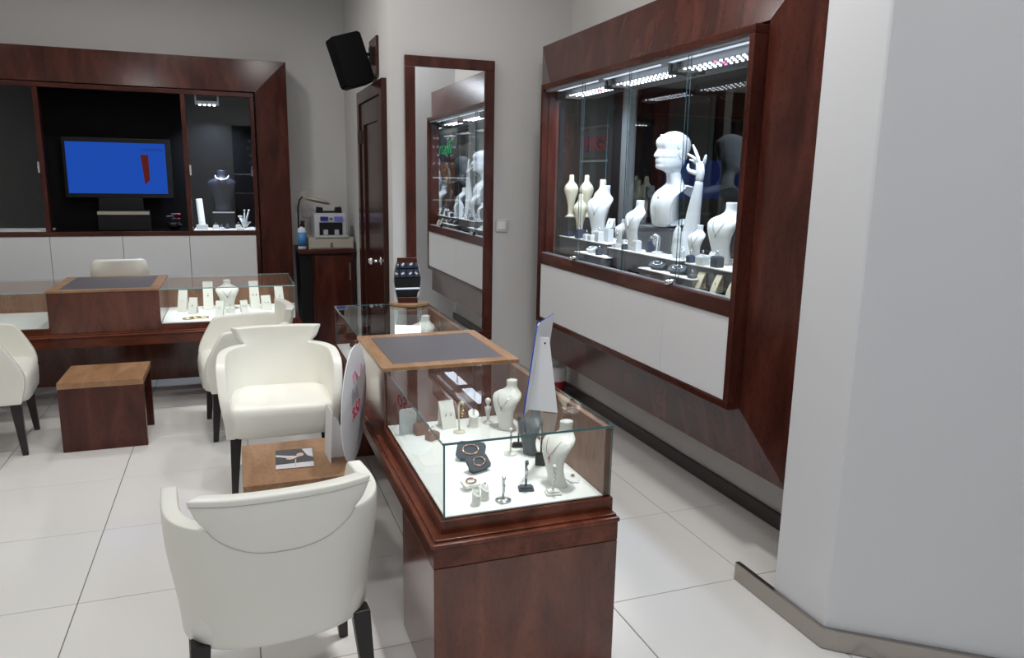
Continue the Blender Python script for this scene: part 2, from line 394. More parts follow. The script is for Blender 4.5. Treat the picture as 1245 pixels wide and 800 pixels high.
obj('niche_ceiling', bx(-.985, .985, -.055, .33, ztR-.006, ztR-.001), 'alu', RU)
# window posts outside
struct('window_1', MB().box(2.262, 2.30, 4.235, 4.395, 1.0, 2.06).box(2.262, 2.30, 2.40, 2.46, 1, 2.06), 'ext_black')
struct('trim_2', bx(2.262, 2.31, 4.135, 4.23, 1.0, 2.06), 'alu')

# LED bars under the top of the right unit
def led_bar(parent, y0, y1, x0, x1, zt, pink=()):
    obj('lamp_housing', bx(x0, x1, y0, y1, zt-.032, zt-.004), 'alu', parent, bevel=.002)
    for yy in (y0+.004, y1-.024):
        obj('lamp_bracket', bx(x0-.012, x1+.012, yy, yy+.02, zt-.05, zt), 'steel_dark', parent, bevel=.002)
    a = MB(); p = MB(); n = int((y1-y0)/.038)
    for r_ in range(3):
        for k in range(n):
            yy = y0+.03+(y1-y0-.06)*k/(n-1); xx = x0+.02+(x1-x0-.04)*r_/2
            (p if (r_, k) in pink else a).lathe([(.0062, -.003), (.0062, 0), (.003, .001)][::-1], (xx, yy, zt-.033), 8)
    obj('led_array', a, 'led_w', parent, kind='stuff')
    if p.v: obj('pink_led', p, 'led_p', parent, kind='stuff')
ztw = ztR
for i, (y0, y1, pk) in enumerate(((2.50, 3.10, ((1, 8), (0, 8), (2, 9))), (3.14, 3.74, ()), (3.78, 4.34, ((1, 5),)))):
    lb = thing('led_lamp', ['white LED lamp bar nearest the pillar end of the wall showcase', 'middle white LED lamp bar above the mannequin head', 'white LED lamp bar at the mirror end of the wall showcase'][i], 'lamp', (0, 0, 0), 0, 'LED lamp bars in the wall showcase')
    led_bar(lb, y0, y1, 1.93, 2.05, ztw, pk)
    obj('light_strip', bx(1.86, 1.885, y0+.03, y1-.03, ztw-.012, ztw-.004), 'strip', lb)
    l = area('showcase_light', (1.985, (y0+y1)/2, ztw-.045), .10, 16.0, COOL, sy=.5, spread=160); 

# ------------------------------------------------------------ jewellery display props
def bust(name, label, loc, rz, h, wd, mt, lean=.0, group=None, neck=True, chain=None, pend=None, arch=.0):
    """necklace bust: thin curved chest plate, sloping shoulders, neck stub; front is local -y"""
    t = thing(name, label, 'bust', loc, rz, group)
    # (z, y, halfwidth, halfdepth)
    pr = [(0, .06, .52, .34), (.03, .05, .52, .32), (.15, .00, .49, .24), (.30, -.06, .54, .22), (.45, -.09, .66, .24), (.57, -.07, .80, .27), (.66, .00, .90, .30),
          (.72, .08, .88, .34), (.765, .17, .72, .36), (.80, .23, .48, .34), (.84, .26, .32, .28), (.90, .27, .27, .25), (.985, .28, .285, .27), (1.0, .28, .275, .26)]
    mb = MB(); rs = []
    for z, y, hw, hd in pr:
        hw_, hd_ = hw*wd/2, hd*wd/2*1.15; r_ = []
        for k in range(28):
            a = 2*PI*k/28; cx_, sx_ = math.cos(a), math.sin(a)
            x = hw_*math.copysign(abs(cx_)**.85, cx_); yy = hd_*math.copysign(abs(sx_)**.85, sx_)
            # curl plate ends back, shoulders round
            yy += arch*wd*(abs(x)/(wd/2))**2*(1 if z < .8 else 0)
            r_.append((x, (y*(1+lean))*wd+yy, z*h))
        rs.append(r_)
    mb.rings(rs)
    obj('form', mb, mt, t, smooth=True)
    if chain:
        c = MB(); n = 14; pts = []
        for k in range(n+1):
            a = -1+2*k/n; zz = .80-(1-abs(a)**1.6)*.30
            # follow the chest surface
            j = max(i for i in range(len(pr)-1) if pr[i][0] <= zz); f = (zz-pr[j][0])/(pr[j+1][0]-pr[j][0])
            y = pr[j][1]+(pr[j+1][1]-pr[j][1])*f; hw = pr[j][2]+(pr[j+1][2]-pr[j][2])*f; hd = pr[j][3]+(pr[j+1][3]-pr[j][3])*f
            x = a*.24*wd; q = min(.98, abs(x)/(hw*wd/2)); yy = -hd*wd/2*1.15*(1-q**2.2)**.5+arch*wd*(abs(x)/(wd/2))**2
            pts.append((x, (y*(1+lean))*wd+yy-.0015, zz*h))
        c.tube(pts, .0009 if h > .12 else .0007, 5, True)
        obj('chain', c, chain, t)
        if pend:
            p = pts[n//2]; d = MB(); d.ball((p[0], p[1]-.002, p[2]-.010), (.004, .0025, .009 if pend != 'drop' else .014), 8); obj('pendant', d, chain, t, smooth=True)
    return t
def earring_stand(label, loc, rz, h, mt, mj='silver', base='rect', group=None, w_=.022):
    t = thing('earring_stand', label, 'jewellery stand', loc, rz, group)
    b = MB()
    if base == 'rect': b.box(-.024, .024, -.018, .018, 0, .007); b.box(-.019, .019, -.013, .013, .007, .013); obj('base', b, mt, t, bevel=.002)
    elif base == 'block': b.box(-.017, .017, -.017, .017, 0, .038); obj('base', b, mt, t, bevel=.002)
    else: b.lathe([(.024, 0), (.024, .004), (.006, .007)]); obj('base', b, mt, t, smooth=True)
    p = MB(); z0 = .006; pts = [(0, 0, z0), (0, .004, h*.5), (0, .004, h*.85), (0, -.001, h*.96), (0, -.010, h), (0, -.020, h*.97)]
    p.tube(pts, [.0035, .003, .004, .005, .006, .005], 8); obj('stem', p, mt, t, smooth=True)
    for s_ in (0, 1):
        e = MB(); y = -.020+.006*s_; zt = h*(.95-.10*s_)
        e.torus((0, y, zt-.006), .005, .0008, 'x', 10, 5); e.ball((0, y, zt-.020), (.004, .004, .008), 6); e.ball((.0, y, zt-.034), (.003, .003, .005), 6)
        obj('earring', e, mj, t, smooth=True)
    return t
def slab_stand(label, loc, rz, w_, h, mt, curl=.25, jewel=None, group=None, kind='pendant'):
    t = thing('pendant_stand', label, 'jewellery stand', loc, rz, group)
    mb = MB(); n = 8; F = []; 
    for k in range(n+1):
        f = k/n; F.append((-h*.12+h*.42*f**1.0 + curl*h*(-(f*(1-f)))*.4, h*f*.96))
    poly = [(y, z) for y, z in F]+[(y+.006, max(0, z-.002)) for y, z in reversed(F)]
    mb.prism(poly, -w_/2, w_/2, 'x'); obj('face_plate', mb, mt, t, bevel=.0008)
    mb = MB(); y1, z1 = F[-1]; mb.prism([(y1-.002, z1), (y1+.006, z1), (y1+.004+h*.12, 0), (y1-.004+h*.12, 0)], -w_/2*.9, w_/2*.9, 'x'); mb.box(-w_/2*.9, w_/2*.9, -h*.12, y1+h*.12, 0, .002)
    obj('back_prop', mb, mt, t)
    if jewel:
        d = MB(); y, z = F[n//2]; 
        for sx in ((-.18, .18) if kind == 'pair' else (0,)):
            d.ball((sx*w_, y-.003, z), (.0035, .002, .0045), 6); d.torus((sx*w_, y-.002, z+.007), .004, .0007, 'y', 10, 4)
        obj('jewel', d, jewel, t, smooth=True)
    return t
def ring_finger(label, loc, rz, mt, h=.042, group=None, r=.015, mj='silver'):
    t = thing('ring_stand', label, 'ring stand', loc, rz, group)
    mb = MB(); rs = []
    for k, (f, rr) in enumerate([(0, 1.0), (.2, .86), (.6, .80), (.85, .86), (1, .98)]):
        rs.append([(r*rr*math.cos(a), r*.75*rr*math.sin(a)+.0, h*f*(1+.25*math.sin(a)*(f > .7))) for a in [2*PI*i/20 for i in range(20)]])
    mb.rings(rs); obj('cone', mb, mt, t, smooth=False, bevel=.001)
    d = MB(); d.torus((0, 0, h*1.0+.004), .009, .0011, 'x', 16, 5); d.ball((0, 0, h+.014), .0035, 6); obj('ring', d, mj, t, smooth=True)
    return t
def tilt_tray(label, loc, rz, w_, d_, mt, jewel, tilt=35, group=None):
    t = thing('jewellery_tray', label, 'display tray', loc, rz, group)
    hh = d_*math.sin(R(tilt)); dd = d_*math.cos(R(tilt)); a = w_/2; c_ = .18
    poly = [(-a+a*c_, 0), (a-a*c_, 0), (a, c_*d_), (a, d_-c_*d_), (a-a*c_, d_), (-a+a*c_, d_), (-a, d_-c_*d_), (-a, c_*d_)]
    mb = MB(); Rm = Matrix.Translation((0, 0, .008)) @ Matrix.Rotation(R(tilt), 4, 'X'); mb.T = Rm; mb.prism(poly, 0, .010); 
    obj('top_board', mb, mt, t, bevel=.002)
    mb = MB(); mb.prism([(.006, 0), (.004, .010), (dd-.004, hh+.006), (dd-.012, 0)], -a*.7, a*.7, 'x'); obj('wedge', mb, mt, t, bevel=.001)
    d = MB(); d.T = Rm; pts = [(a*.55*math.cos(q)*1.0, d_*.5+d_*.28*math.sin(q), .0125) for q in [2*PI*k/16 for k in range(17)]]
    d.tube(pts, .0022, 6, False)
    obj('bracelet', d, jewel, t, smooth=True)
    for k in range(0, 16, 2):
        pass
    return t
def small_box(label, loc, rz, w_, d_, h, mt, jewel='silver', group=None, name='ring_box'):
    t = thing(name, label, 'ring box', loc, rz, group)
    obj('block', bx(-w_/2, w_/2, -d_/2, d_/2, 0, h), mt, t, bevel=.002)
    obj('cushion', bx(-w_/2*.8, w_/2*.8, -d_/2*.8, d_/2*.8, h, h+.004), mt, t, bevel=.0015)
    d = MB(); d.torus((0, 0, h+.012), .0085, .0011, 'y', 16, 5); d.ball((0, 0, h+.0225), .004, 6); obj('ring', d, jewel, t, smooth=True)
    return t

# left unit on the back wall
LU, ztL = display_unit('wall_display', 'broad mahogany wall unit on the back wall with blue television and dark niches', (-.825, 6.65, 0), 0,
    1.285, 1.023, .37, 2.404, .25, 1.05, [(-.993, -.498), (-.498, 0), (0, .483), (.483, .993)], [.498, -.498], (-.07, -.03), .035, .03, .32, .318)
pane('sliding_glass', (.515, .993, -.045, -.040, 1.052, ztL), LU)
pane('sliding_glass', (-.993, -.515, -.045, -.040, 1.052, ztL), LU)
for x in (.523, .985, -.523):
    mb = MB(); mb.tube([(x, -.046, 1.53), (x, -.058, 1.53)], .008, 10); mb.box(x-.006, x+.006, -.052, -.046, 1.49, 1.57); obj('glass_handle', mb, 'chrome', LU)
obj('white_deck', bx(.52, .99, -.03, .31, 1.05, 1.056), 'deck', LU)
obj('white_deck', bx(-.99, -.52, -.03, .31, 1.05, 1.056), 'deck', LU)

# ------------------------------------------------------------ glass showcase counters
def counter(name, label, loc, rz, D, L, secs, glass_ends, edge='edge', knee=.42, wn='wood_c', wl='wood_y', kx=.33):
    t = thing(name, label, 'counter', loc, rz)
    for y0, y1 in ((0, knee), (L-knee, L)):
        obj('base_panel', bx(0, D, y0, y1, 0.0, .4255), wn, t, bevel=.002)
    obj('knee_panel', bx(kx, kx+.02, knee, L-knee, .05, .4255), wn, t)
    obj('apron', bx(0, D, 0, L, .4275, .488), wl, t, bevel=.0015)
    mb = MB(); mb.prism([(-.010, -.010), (D+.002, -.010), (D+.002, L+.008), (-.010, L+.008)], .488, .504)
    obj('moulding', mb, wl, t, bevel=.006, seg=3)
    mb = MB(); mb.prism([(.004, .004), (D-.004, .004), (D-.004, L-.004), (.004, L-.004)], .504, .511)
    obj('moulding_bead', mb, wl, t, bevel=.003, seg=3)
    for kind, y0, y1 in secs:
        if kind == 'case':
            obj('plinth', bx(.030, D-.001, y0-.013, y1, .505, .549), wl, t, bevel=.002)
            obj('white_deck', bx(.047, D-.027, y0+.007, y1-.002, .549, .553), 'deck', t)
            obj('back_panel', bx(D-.026, D-.004, y0+.006, y1, .549, .768), 'caseback', t, bevel=.0015)
            pane('glass_side', (.040, .046, y0, y1, .549, .770), t, edge)
            if glass_ends.get((y0, 0)): pane('glass_end', (.046, D-.004, y0, y0+.006, .549, .770), t, edge)
            if glass_ends.get((y1, 1)): pane('glass_end', (.046, D-.027, y1-.006, y1, .549, .770), t, edge)
            pane('glass_top', (.038, D-.001, y0-.002, y1, .770, .777), t, edge)
        else:
            obj('pad_block', bx(.035, D+.002, y0, y1, .505, .768), wn, t, bevel=.002)
            f = MB(); X0, X1, px0, px1, py0, py1 = .028, D+.014, .082, D-.035, y0+.055, y1-.06
            f.box(X0, px0, y0-.004, y1+.004, .768, .784); f.box(px1, X1, y0-.004, y1+.004, .768, .784)
            f.box(px0, px1, y0-.004, py0, .768, .784); f.box(px0, px1, py1, y1+.004, .768, .784)
            obj('top_frame', f, 'wood_top_lit', t, bevel=.002)
            obj('leather_pad', bx(px0+.001, px1-.001, py0+.001, py1-.001, .768, .7835), 'pad', t, bevel=.0015)
    return t
CT = counter('showcase_counter', 'long mahogany counter with two glass showcases and a grey pad top between them', (.475, 1.875, 0), 0, .575, 2.47,
    [('case', .050, .905), ('pad', .905, 1.525), ('case', 1.525, 2.43)], {(.050, 0): 1, (2.43, 1): 1})
DK = counter('showcase_desk', 'mahogany showcase desk at the back in front of the blue television wall', (.40, 5.19, 0), R(90), .70, 2.95,
    [('case', .035, .872), ('pad', .872, 1.50), ('case', 1.50, 2.9)], {(.035, 0): 1}, edge='edge_lt', kx=.56)

# ------------------------------------------------------------ tub chairs
def make_chair():
    t = thing('tub_chair', '', 'chair')
    NS, NA, NR, NP = 6, 26, 7, 4; NC = 2*NS+NA
    def ss(a, b, x): x = max(0, min(1, (x-a)/(b-a))); return x*x*(3-2*x)
    def wz(z): return .252+.032*ss(.29, .60, z)
    def yf(z):
        if z < .45: return -.235-.03*ss(.28, .42, z)
        return -.265+.115*((min(z, .66)-.45)/.21)**1.1
    def yb(z): return .185+.085*ss(.28, .75, z)
    def pos(c, z, off, flare=1.0):
        w_ = wz(z)-off; y1 = yb(z)-off; yc = -.02
        if c < NS: f = c/NS; return (-w_, yf(z)+(yc-yf(z))*f, z)
        if c > NS+NA: f = (NC-c)/NS; return (w_, yf(z)+(yc-yf(z))*f, z)
        a = PI*(c-NS)/NA; cx_, sx_ = math.cos(a), max(0, math.sin(a)); p = .80
        return (-w_*math.copysign(abs(cx_)**p, cx_)*flare, yc+(y1-yc)*sx_**p, z)
    a0, a1 = NS+8, NS+NA-8
    def arm_h(c): 
        d = min(c, NC-c)/a0; return .636+.020*min(1, d)**.7
    V = {}; mb = MB(); vs = []; fs = []
    def vid(c, r_, s_):
        k = (c, r_, s_)
        if k in V: return V[k]
        off = 0 if s_ == 0 else .044
        if r_ <= NR:
            z = .285+(arm_h(c)-.285)*r_/NR; p = pos(c, z, off)
        else:
            f = (r_-NR)/NP; zb = .656; z = zb+.086*f
            fl_ = 1.07+.19*f**.9; p = pos(c, z, off, fl_)
            if c in (a0, a1): pass
        V[k] = len(vs); vs.append(p); return V[k]
    cells = [(c, r_) for c in range(NC) for r_ in range(NR+NP) if r_ < NR or a0 <= c < a1]
    cs = set(cells)
    for c, r_ in cells:
        q = [(c, r_), (c+1, r_), (c+1, r_+1), (c, r_+1)]
        fs.append([vid(*p, 0) for p in q]); fs.append([vid(*p, 1) for p in q][::-1])
        for (dc, dr), (i, j) in (((0, -1), (0, 1)), ((1, 0), (1, 2)), ((0, 1), (2, 3)), ((-1, 0), (3, 0))):
            if (c+dc, r_+dr) not in cs:
                fs.append([vid(*q[i], 0), vid(*q[i], 1), vid(*q[j], 1), vid(*q[j], 0)])
    mb.add(vs, [tuple(f) for f in fs])
    o = obj('shell', mb, 'leather', t, smooth=True)
    bv = o.modifiers.new('rim', 'BEVEL'); bv.width = .007; bv.segments = 2; bv.limit_method = 'ANGLE'; bv.angle_limit = R(55)
    sb = o.modifiers.new('sub', 'SUBSURF'); sb.levels = sb.render_levels = 1
    # seat cushion, crowned
    mb = MB(); rs = []
    def ring(z, e, ex=0):
        pts = []
        for k in range(40):
            a = 2*PI*k/40; cx_, sx_ = math.cos(a), math.sin(a); p = .32 if sx_ < 0 else .75
            x = (.246-e)*math.copysign(abs(cx_)**.34, cx_); y = (.245-e if sx_ < 0 else .19-e)*math.copysign(abs(sx_)**p, sx_)-.03-(ex if sx_ < 0 else 0)
            pts.append((x, y, z))
        return pts
    for z, e in ((.289, .03), (.292, .012), (.303, .003), (.34, 0), (.40, -.002), (.425, .002), (.438, .010), (.446, .026), (.450, .06), (.453, .12), (.454, .18)): rs.append(ring(z, e))
    mb.rings(rs); obj('seat', mb, 'leather', t, smooth=True)
    # seam across the back
    pts = []
    for k in range(25):
        f = k/24; c = a0+(a1-a0)*f; z = .655-.075*max(0, math.sin(PI*f))**.8; p = pos(c, z, -.0003); pts.append(p)
    mb = MB(); mb.tube(pts, .0008, 5); obj('seam', mb, 'leather_seam', t)
    # welt under the rim of the back
    pts = [pos(a0+(a1-a0)*k/24, .725, -.0004, 1.07+.19*.8) for k in range(25)]
    mb = MB(); mb.tube(pts, .0008, 5); obj('welt', mb, 'leather_seam', t)
    for sx in (-1, 1):
        for y0, y1 in ((-.20, -.225), (.115, .165)):
            mb = MB(); x = sx*.210; x1 = sx*.228
            mb.rings([[(x1-.014, y1-.014, 0), (x1+.014, y1-.014, 0), (x1+.014, y1+.014, 0), (x1-.014, y1+.014, 0)],
                      [(x-.025, y0-.025, .30), (x+.025, y0-.025, .30), (x+.025, y0+.025, .30), (x-.025, y0+.025, .30)]])
            obj('leg', mb, 'leg', t, bevel=.003)
    return t
CH = make_chair()
CH.location = (.062, 2.06, 0); CH.rotation_euler = (0, 0, R(184.5))
CH['label'] = 'white leather tub chair nearest the camera, seen from behind'
CH['group'] = 'white tub chairs'
_c2 = dup(CH, (.176, 3.81, 0), R(-1), 'white leather tub chair facing the camera behind the small side table'); _c2.scale = (1.02, 1, .985)
dup(CH, (.04, 4.66, 0), R(-84), 'white leather tub chair turned sideways in front of the back showcase desk')
dup(CH, (-1.36, 4.70, 0), R(95), 'white leather tub chair at the left beyond the far low table')

# low side tables
def side_table(label, loc, rz, w_, d_, h):
    t = thing('side_table', label, 'table', loc, rz)
    obj('table_top', bx(0, w_, 0, d_, h-.035, h), 'wood_top_lit', t, bevel=.002)
    for a in ((0.0, w_-.0, .0, .04), (0, w_-.0, d_-.04, d_)):
        obj('panel_leg', bx(a[0]+.001, a[1]-.001, a[2]+.001, a[3]-.001, 0, h-.035), 'wood', t, bevel=.002)
    return t
side_table('low wooden side table between two white chairs, with cards on top', (-.018, 2.705, 0), 0, .40, .445, .40)
side_table('low wooden side table at the left edge near the swivel chair', (-.515-.42, 4.46, 0), 0, .42, .41, .39)
# fix: lit top wood on the short rails too

# swivel chair behind the back desk
t = thing('swivel_chair', 'white swivel chair with black castor base behind the back desk', 'chair', (-.80, 6.20, 0), R(185))
mb = MB(); mb.rings([[(.21*math.copysign(abs(math.cos(a))**.6, math.cos(a))*s_, .20*math.copysign(abs(math.sin(a))**.6, math.sin(a))*s_, z) for a in [2*PI*k/24 for k in range(24)]] for s_, z in ((.9, .36), (1, .375), (1, .41), (.93, .425), (.6, .43))])
obj('seat', mb, 'leather', t, smooth=True)
mb = MB(); rs = []
for z, s_ in ((.43, .8), (.5, .95), (.65, 1), (.80, 1), (.885, .9), (.90, .75)):
    rs.append([(.19*s_*math.copysign(abs(math.cos(a))**.5, math.cos(a)), .20+(z-.43)*.18+.05*(math.cos(a)**2)*-1+.022*math.copysign(abs(math.sin(a))**.6, math.sin(a)), z) for a in [2*PI*k/24 for k in range(24)]])
mb.rings(rs); obj('backrest', mb, 'leather', t, smooth=True)
mb = MB(); mb.tube([(0, 0, .08), (0, 0, .36)], .025, 14); obj('column', mb, 'chrome', t, smooth=True)
for k in range(5):
    a = 2*PI*k/5+.35; ca, sa = math.cos(a), math.sin(a)
    mb = MB(); mb.tube([(0, 0, .11), (.13*ca, .13*sa, .095), (.25*ca, .25*sa, .07)], [.022, .017, .012], 8); br = obj('base_arm', mb, 'black_gloss', t, smooth=True)
    mb = MB(); mb.tube([(.25*ca, .25*sa, .07), (.25*ca, .25*sa, .05)], .008, 8)
    for s_ in (-.016, .016):
        c0 = Vector((.25*ca-sa*s_, .25*sa+ca*s_, .027)); dv = Vector((-sa, ca, 0))*.009; mb.tube([c0-dv, c0+dv], .027, 14)
    obj('castor', mb, 'black', br)

# ------------------------------------------------------------ corner cabinet and the things on it
t = thing('corner_cabinet', 'mahogany cupboard with dark open side in the back corner', 'cabinet', (0, 6.45, 0))
obj('cabinet_top', bx(.49, .96, -.01, .50, .865, .90), 'wood_x', t, bevel=.003)
obj('carcass', bx(.60, .955, .02, .49, .06, .865), 'wood_dark', t, bevel=.002)
obj('open_side_shade', bx(.505, .60, .06, .49, 0, .865), 'black', t)  # solid black block painted in for the shade inside the open side
obj('plinth', bx(.61, .95, .03, .48, 0, .06), 'black', t)
obj('door', bx(.622, .925, .0, .019, .07, .845), 'wood', t, bevel=.003)
mb = MB(); mb.tube([(.905, 0, .64), (.905, -.025, .64), (.905, -.025, .78), (.905, 0, .78)], .005, 8); obj('handle', mb, 'steel', t)
t = thing('cash_box', 'flat beige metal cash drawer under the banknote counter', 'cash drawer', (.762, 6.60, .90))
obj('case', bx(-.185, .185, -.14, .20, .0, .095), 'beige_metal', t, bevel=.003)
dw = obj('drawer', bx(-.172, .172, -.148, -.14, .010, .078), 'beige_metal', t, bevel=.002)
mb = MB(); mb.tube([(0, -.148, .045), (0, -.156, .045)], .009, 12); mb.box(-.012, .012, -.152, -.148, .018, .028); obj('lock', mb, 'steel_dark', dw)
t = thing('money_counter', 'grey banknote counting machine with lit blue displays on the cash drawer', 'money counter', (.765, 6.60, .996))
mb = MB(); mb.prism([(-.11, 0), (-.11, .05), (-.09, .17), (-.06, .20), (.10, .20), (.12, .16), (.12, 0)], -.135, .135, 'x'); obj('housing', mb, 'grey_plastic', t, bevel=.012, seg=3)
obj('note_bay', bx(-.095, .095, -.113, -.10, .02, .125), 'black', t, bevel=.003)
obj('base_tray', bx(-.14, .14, -.15, .10, -.0, .018), 'grey_plastic', t, bevel=.004)
for x in (-.045, .045): obj('note_guide', bx(x-.018, x+.018, -.135, -.112, .022, .065), 'grey_plastic', t, bevel=.002)
dm = Matrix.Translation((0, -.100, .155)) @ Matrix.Rotation(R(-9.5), 4, 'X')
for x0, x1, mm, nm in ((-.085, -.02, 'disp2', 'display'), (.03, .10, 'disp', 'display')):
    mb = MB(); mb.T = dm; mb.box(x0, x1, -.007, -.003, -.017, .017); obj(nm, mb, mm, t)
mb = MB(); mb.T = dm; mb.box(-.008, .016, -.006, -.003, -.006, .006); obj('button', mb, 'black', t)
mb = MB(); mb.box(-.09, .09, -.02, .05, .20, .215); mb.prism([(-.105, .20), (-.05, .20), (-.055, .245), (-.10, .250)], -.03, .06, 'y'); mb.prism([(.105, .20), (.05, .20), (.055, .245), (.10, .250)], -.03, .06, 'y')
obj('hopper', mb, 'black', t, bevel=.002)
t = thing('sanitizer_bottle', 'white pump bottle with blue label on the corner cabinet', 'bottle', (.527, 6.50, .90))
mb = MB(); mb.lathe([(.032, 0), (.035, .006), (.035, .155), (.028, .175), (.012, .182), (.012, .19)], n=24, sy=.8); obj('body', mb, 'bottle', t, smooth=True)
mb = MB(); mb.lathe([(.0356, .025), (.0356, .14)], n=24, sy=.8); obj('label_wrap', mb, 'blue_label', t, smooth=True)
mb = MB(); mb.lathe([(.013, .188), (.013, .205), (.005, .208), (.005, .225)], n=14); mb.box(-.009, .03, -.007, .007, .223, .233); obj('pump', mb, 'black', t)
t = thing('spray_bottle', 'slim amber bottle with black top between white bottle and banknote counter', 'bottle', (.548, 6.585, .90))
mb = MB(); mb.lathe([(.018, 0), (.020, .004), (.020, .165), (.012, .175)], n=20); obj('body', mb, 'amber', t, smooth=True)
mb = MB(); mb.lathe([(.012, .173), (.013, .20), (.009, .203), (.009, .22)], n=14); obj('cap', mb, 'black', t, smooth=True)
t = thing('desk_lamp', 'magnifier lamp on a black gooseneck in the back corner', 'lamp', (.53, 6.70, .90))
mb = MB(); mb.lathe([(.035, 0), (.035, .012), (.02, .016)]); obj('base', mb, 'black', t, smooth=True)
mb = MB(); mb.tube([(0, 0, .01), (-.012, 0, .18), (-.010, 0, .34), (.005, 0, .40), (.03, 0, .43)], .007, 10); obj('gooseneck', mb, 'black', t, smooth=True)
mb = MB(); mb.torus((.045, 0, .44), .026, .006, 'y', 18, 6); mb.torus((.045, 0, .44), .014, .004, 'y', 14, 6); obj('spring_joint', mb, 'beige_metal', t, smooth=True)
mb = MB(); mb.T = Matrix.Translation((.155, -.01, .392)) @ Matrix.Rotation(R(13), 4, 'Y') @ Matrix.Rotation(R(-4), 4, 'X')
mb.lathe([(.02, .022), (.07, .018), (.105, .006), (.108, -.004), (.095, -.010), (.088, -.006)][::-1], n=28); hd = obj('lamp_head', mb, 'beige_metal', t, smooth=True)

# ------------------------------------------------------------ loudspeaker over the door
t = thing('loudspeaker', 'black loudspeaker tilted down on the wall above the door', 'speaker', (.80, 5.42, 2.275))
Tm = Matrix.Rotation(R(-18), 4, 'Y') @ Matrix.Rotation(R(8), 4, 'Z')
mb = MB(); mb.T = Tm; poly = [(-.10, -.16), (-.07, -.175), (.08, -.175), (.105, -.14), (.105, .15), (.085, .165), (-.10, .165)]
mb.prism(poly, -.08, .08, 'y'); obj('cabinet_box', mb, 'niche_black', t, bevel=.008, seg=3)
mb = MB(); mb.T = Tm; mb.box(-.104, -.099, -.07, .07, -.15, .155); obj('grille', mb, 'niche_black', t)
mb = MB(); mb.tube([(.06, 0, .02), (.11, 0, .05), (.14, 0, .05)], .012, 10); mb.box(.132, .147, -.035, .035, -.02, .10); obj('bracket', mb, 'black', t)
t = thing('speaker_mount', 'dark red wooden mounting board behind the loudspeaker', 'board', (XD, 5.42, 2.30))
mb = MB(); mb.box(-.018, 0, -.14, .14, -.13, .13); obj('board', mb, 'wood', t, bevel=.002)

# ------------------------------------------------------------ red bin
t = thing('waste_bin', 'small dark red bin with a white bag behind the counter', 'bin', (2.055, 4.66, 0))
mb = MB(); mb.lathe([(.055, 0), (.066, .01), (.074, .16), (.077, .165), (.072, .165), (.062, .02)], n=24); obj('bucket', mb, 'red', t, smooth=True)
mb = MB(); mb.lathe([(.072, .13), (.078, .155), (.080, .23), (.074, .245), (.066, .21), (.06, .10)], n=24); obj('liner_bag', mb, 'card', t, smooth=True)

# ------------------------------------------------------------ things on the counters
Z = .7775
t = thing('counter_mirror', 'small countertop mirror with curved sides and wooden base on the far glass showcase', 'mirror', (.925, 4.20, Z), R(-8))
mb = MB(); pts = []
for k in range(13): a = PI*k/12; pts.append((-.105+.21*k/12, -.075*math.sin(a)**.8+.0))
pts = [(-.115, .03)]+pts+[(.115, .03)]
mb.prism(pts, 0, .018); obj('base', mb, 'wood_top_lit', t, bevel=.003)
mb = MB(); mb.prism([(x*1.01, y*1.01) for x, y in pts], 0, .004); obj('base_foot', mb, 'black', t)
Tm = Matrix.Translation((-.01, .0, .018)) @ Matrix.Rotation(R(-7), 4, 'X')
def barrel(w0, wm, h, n=14):
    L_ = []
    for k in range(n+1):
        f = k/n; L_.append((w0+(wm-w0)*math.sin(PI*f)**.9, f*h))
    return [(-x, z) for x, z in L_]+[(x, z) for x, z in reversed(L_)]
mb = MB(); mb.T = Tm; mb.prism(barrel(.052, .078, .255), -.004, .008, 'y'); obj('mirror_rim', mb, 'chrome', t, bevel=.002)
mb = MB(); mb.T = Tm; mb.prism([(x*.93, z*.86+.014) for x, z in barrel(.052, .078, .255)], -.0055, -.0042, 'y'); obj('mirror_glass', mb, 'mirror', t)
for z0, z1 in ((0, .032), (.229, .258)):
    mb = MB(); mb.T = Tm; mb.box(-.056, .056, -.010, .012, z0, z1); obj('wood_cap', mb, 'wood', t, bevel=.002)

# white easel board on the near showcase : seen from behind
t = thing('price_board', 'white acrylic board with blue rim leaning on its easel on the near showcase', 'sign board', (.848, 2.128, Z), 0)
d = Vector((.104, .135, 0)).normalized(); nrm = Vector((d.y, -d.x, 0))   # nrm points to the right / camera side
wv = .205; lean_ = Vector((.045, .015, .0))
def bq(a, z, o_=0):  # point on the board
    f = z/.285; return Vector((-.027, -.027, 0)) + d*a + lean_*f*1.0 + nrm*o_ + Vector((0, 0, z))
mb = MB(); c_ = .02
out = [(0, 0), (wv, 0), (wv, .285), (c_, .285), (.006, .279), (0, .265)]
mb.add([bq(a, z, 0) for a, z in out]+[bq(a, z, .004) for a, z in out], [tuple(range(6)), tuple(range(11, 5, -1))]+[(i, (i+1) % 6, 6+(i+1) % 6, 6+i) for i in range(6)], [0, 0]+[1]*6)
obj('board', mb, ['card', 'blue_edge'], t)
mb = MB(); hz = .235
fl_ = [bq(.045, 0, .005), bq(.045, hz, .005), bq(.075, hz, .012), bq(.045, 0, .085)+Vector((.012, -.004, 0))]
fl2 = [bq(.055, hz-.01, .0045), bq(.085, hz, .03), bq(.0, 0, .0)]
A = bq(.05, .002, .004); B = bq(.05, hz, .004); Cc = bq(.05, hz, .034); Dd = bq(.05, .002, .098); q = d*.003
mb.add([A, B, Cc, Dd, A+q, B+q, Cc+q, Dd+q], [(0, 1, 2, 3), (7, 6, 5, 4), (0, 4, 5, 1), (1, 5, 6, 2), (2, 6, 7, 3), (3, 7, 4, 0)]); obj('easel_leg', mb, 'card', t)
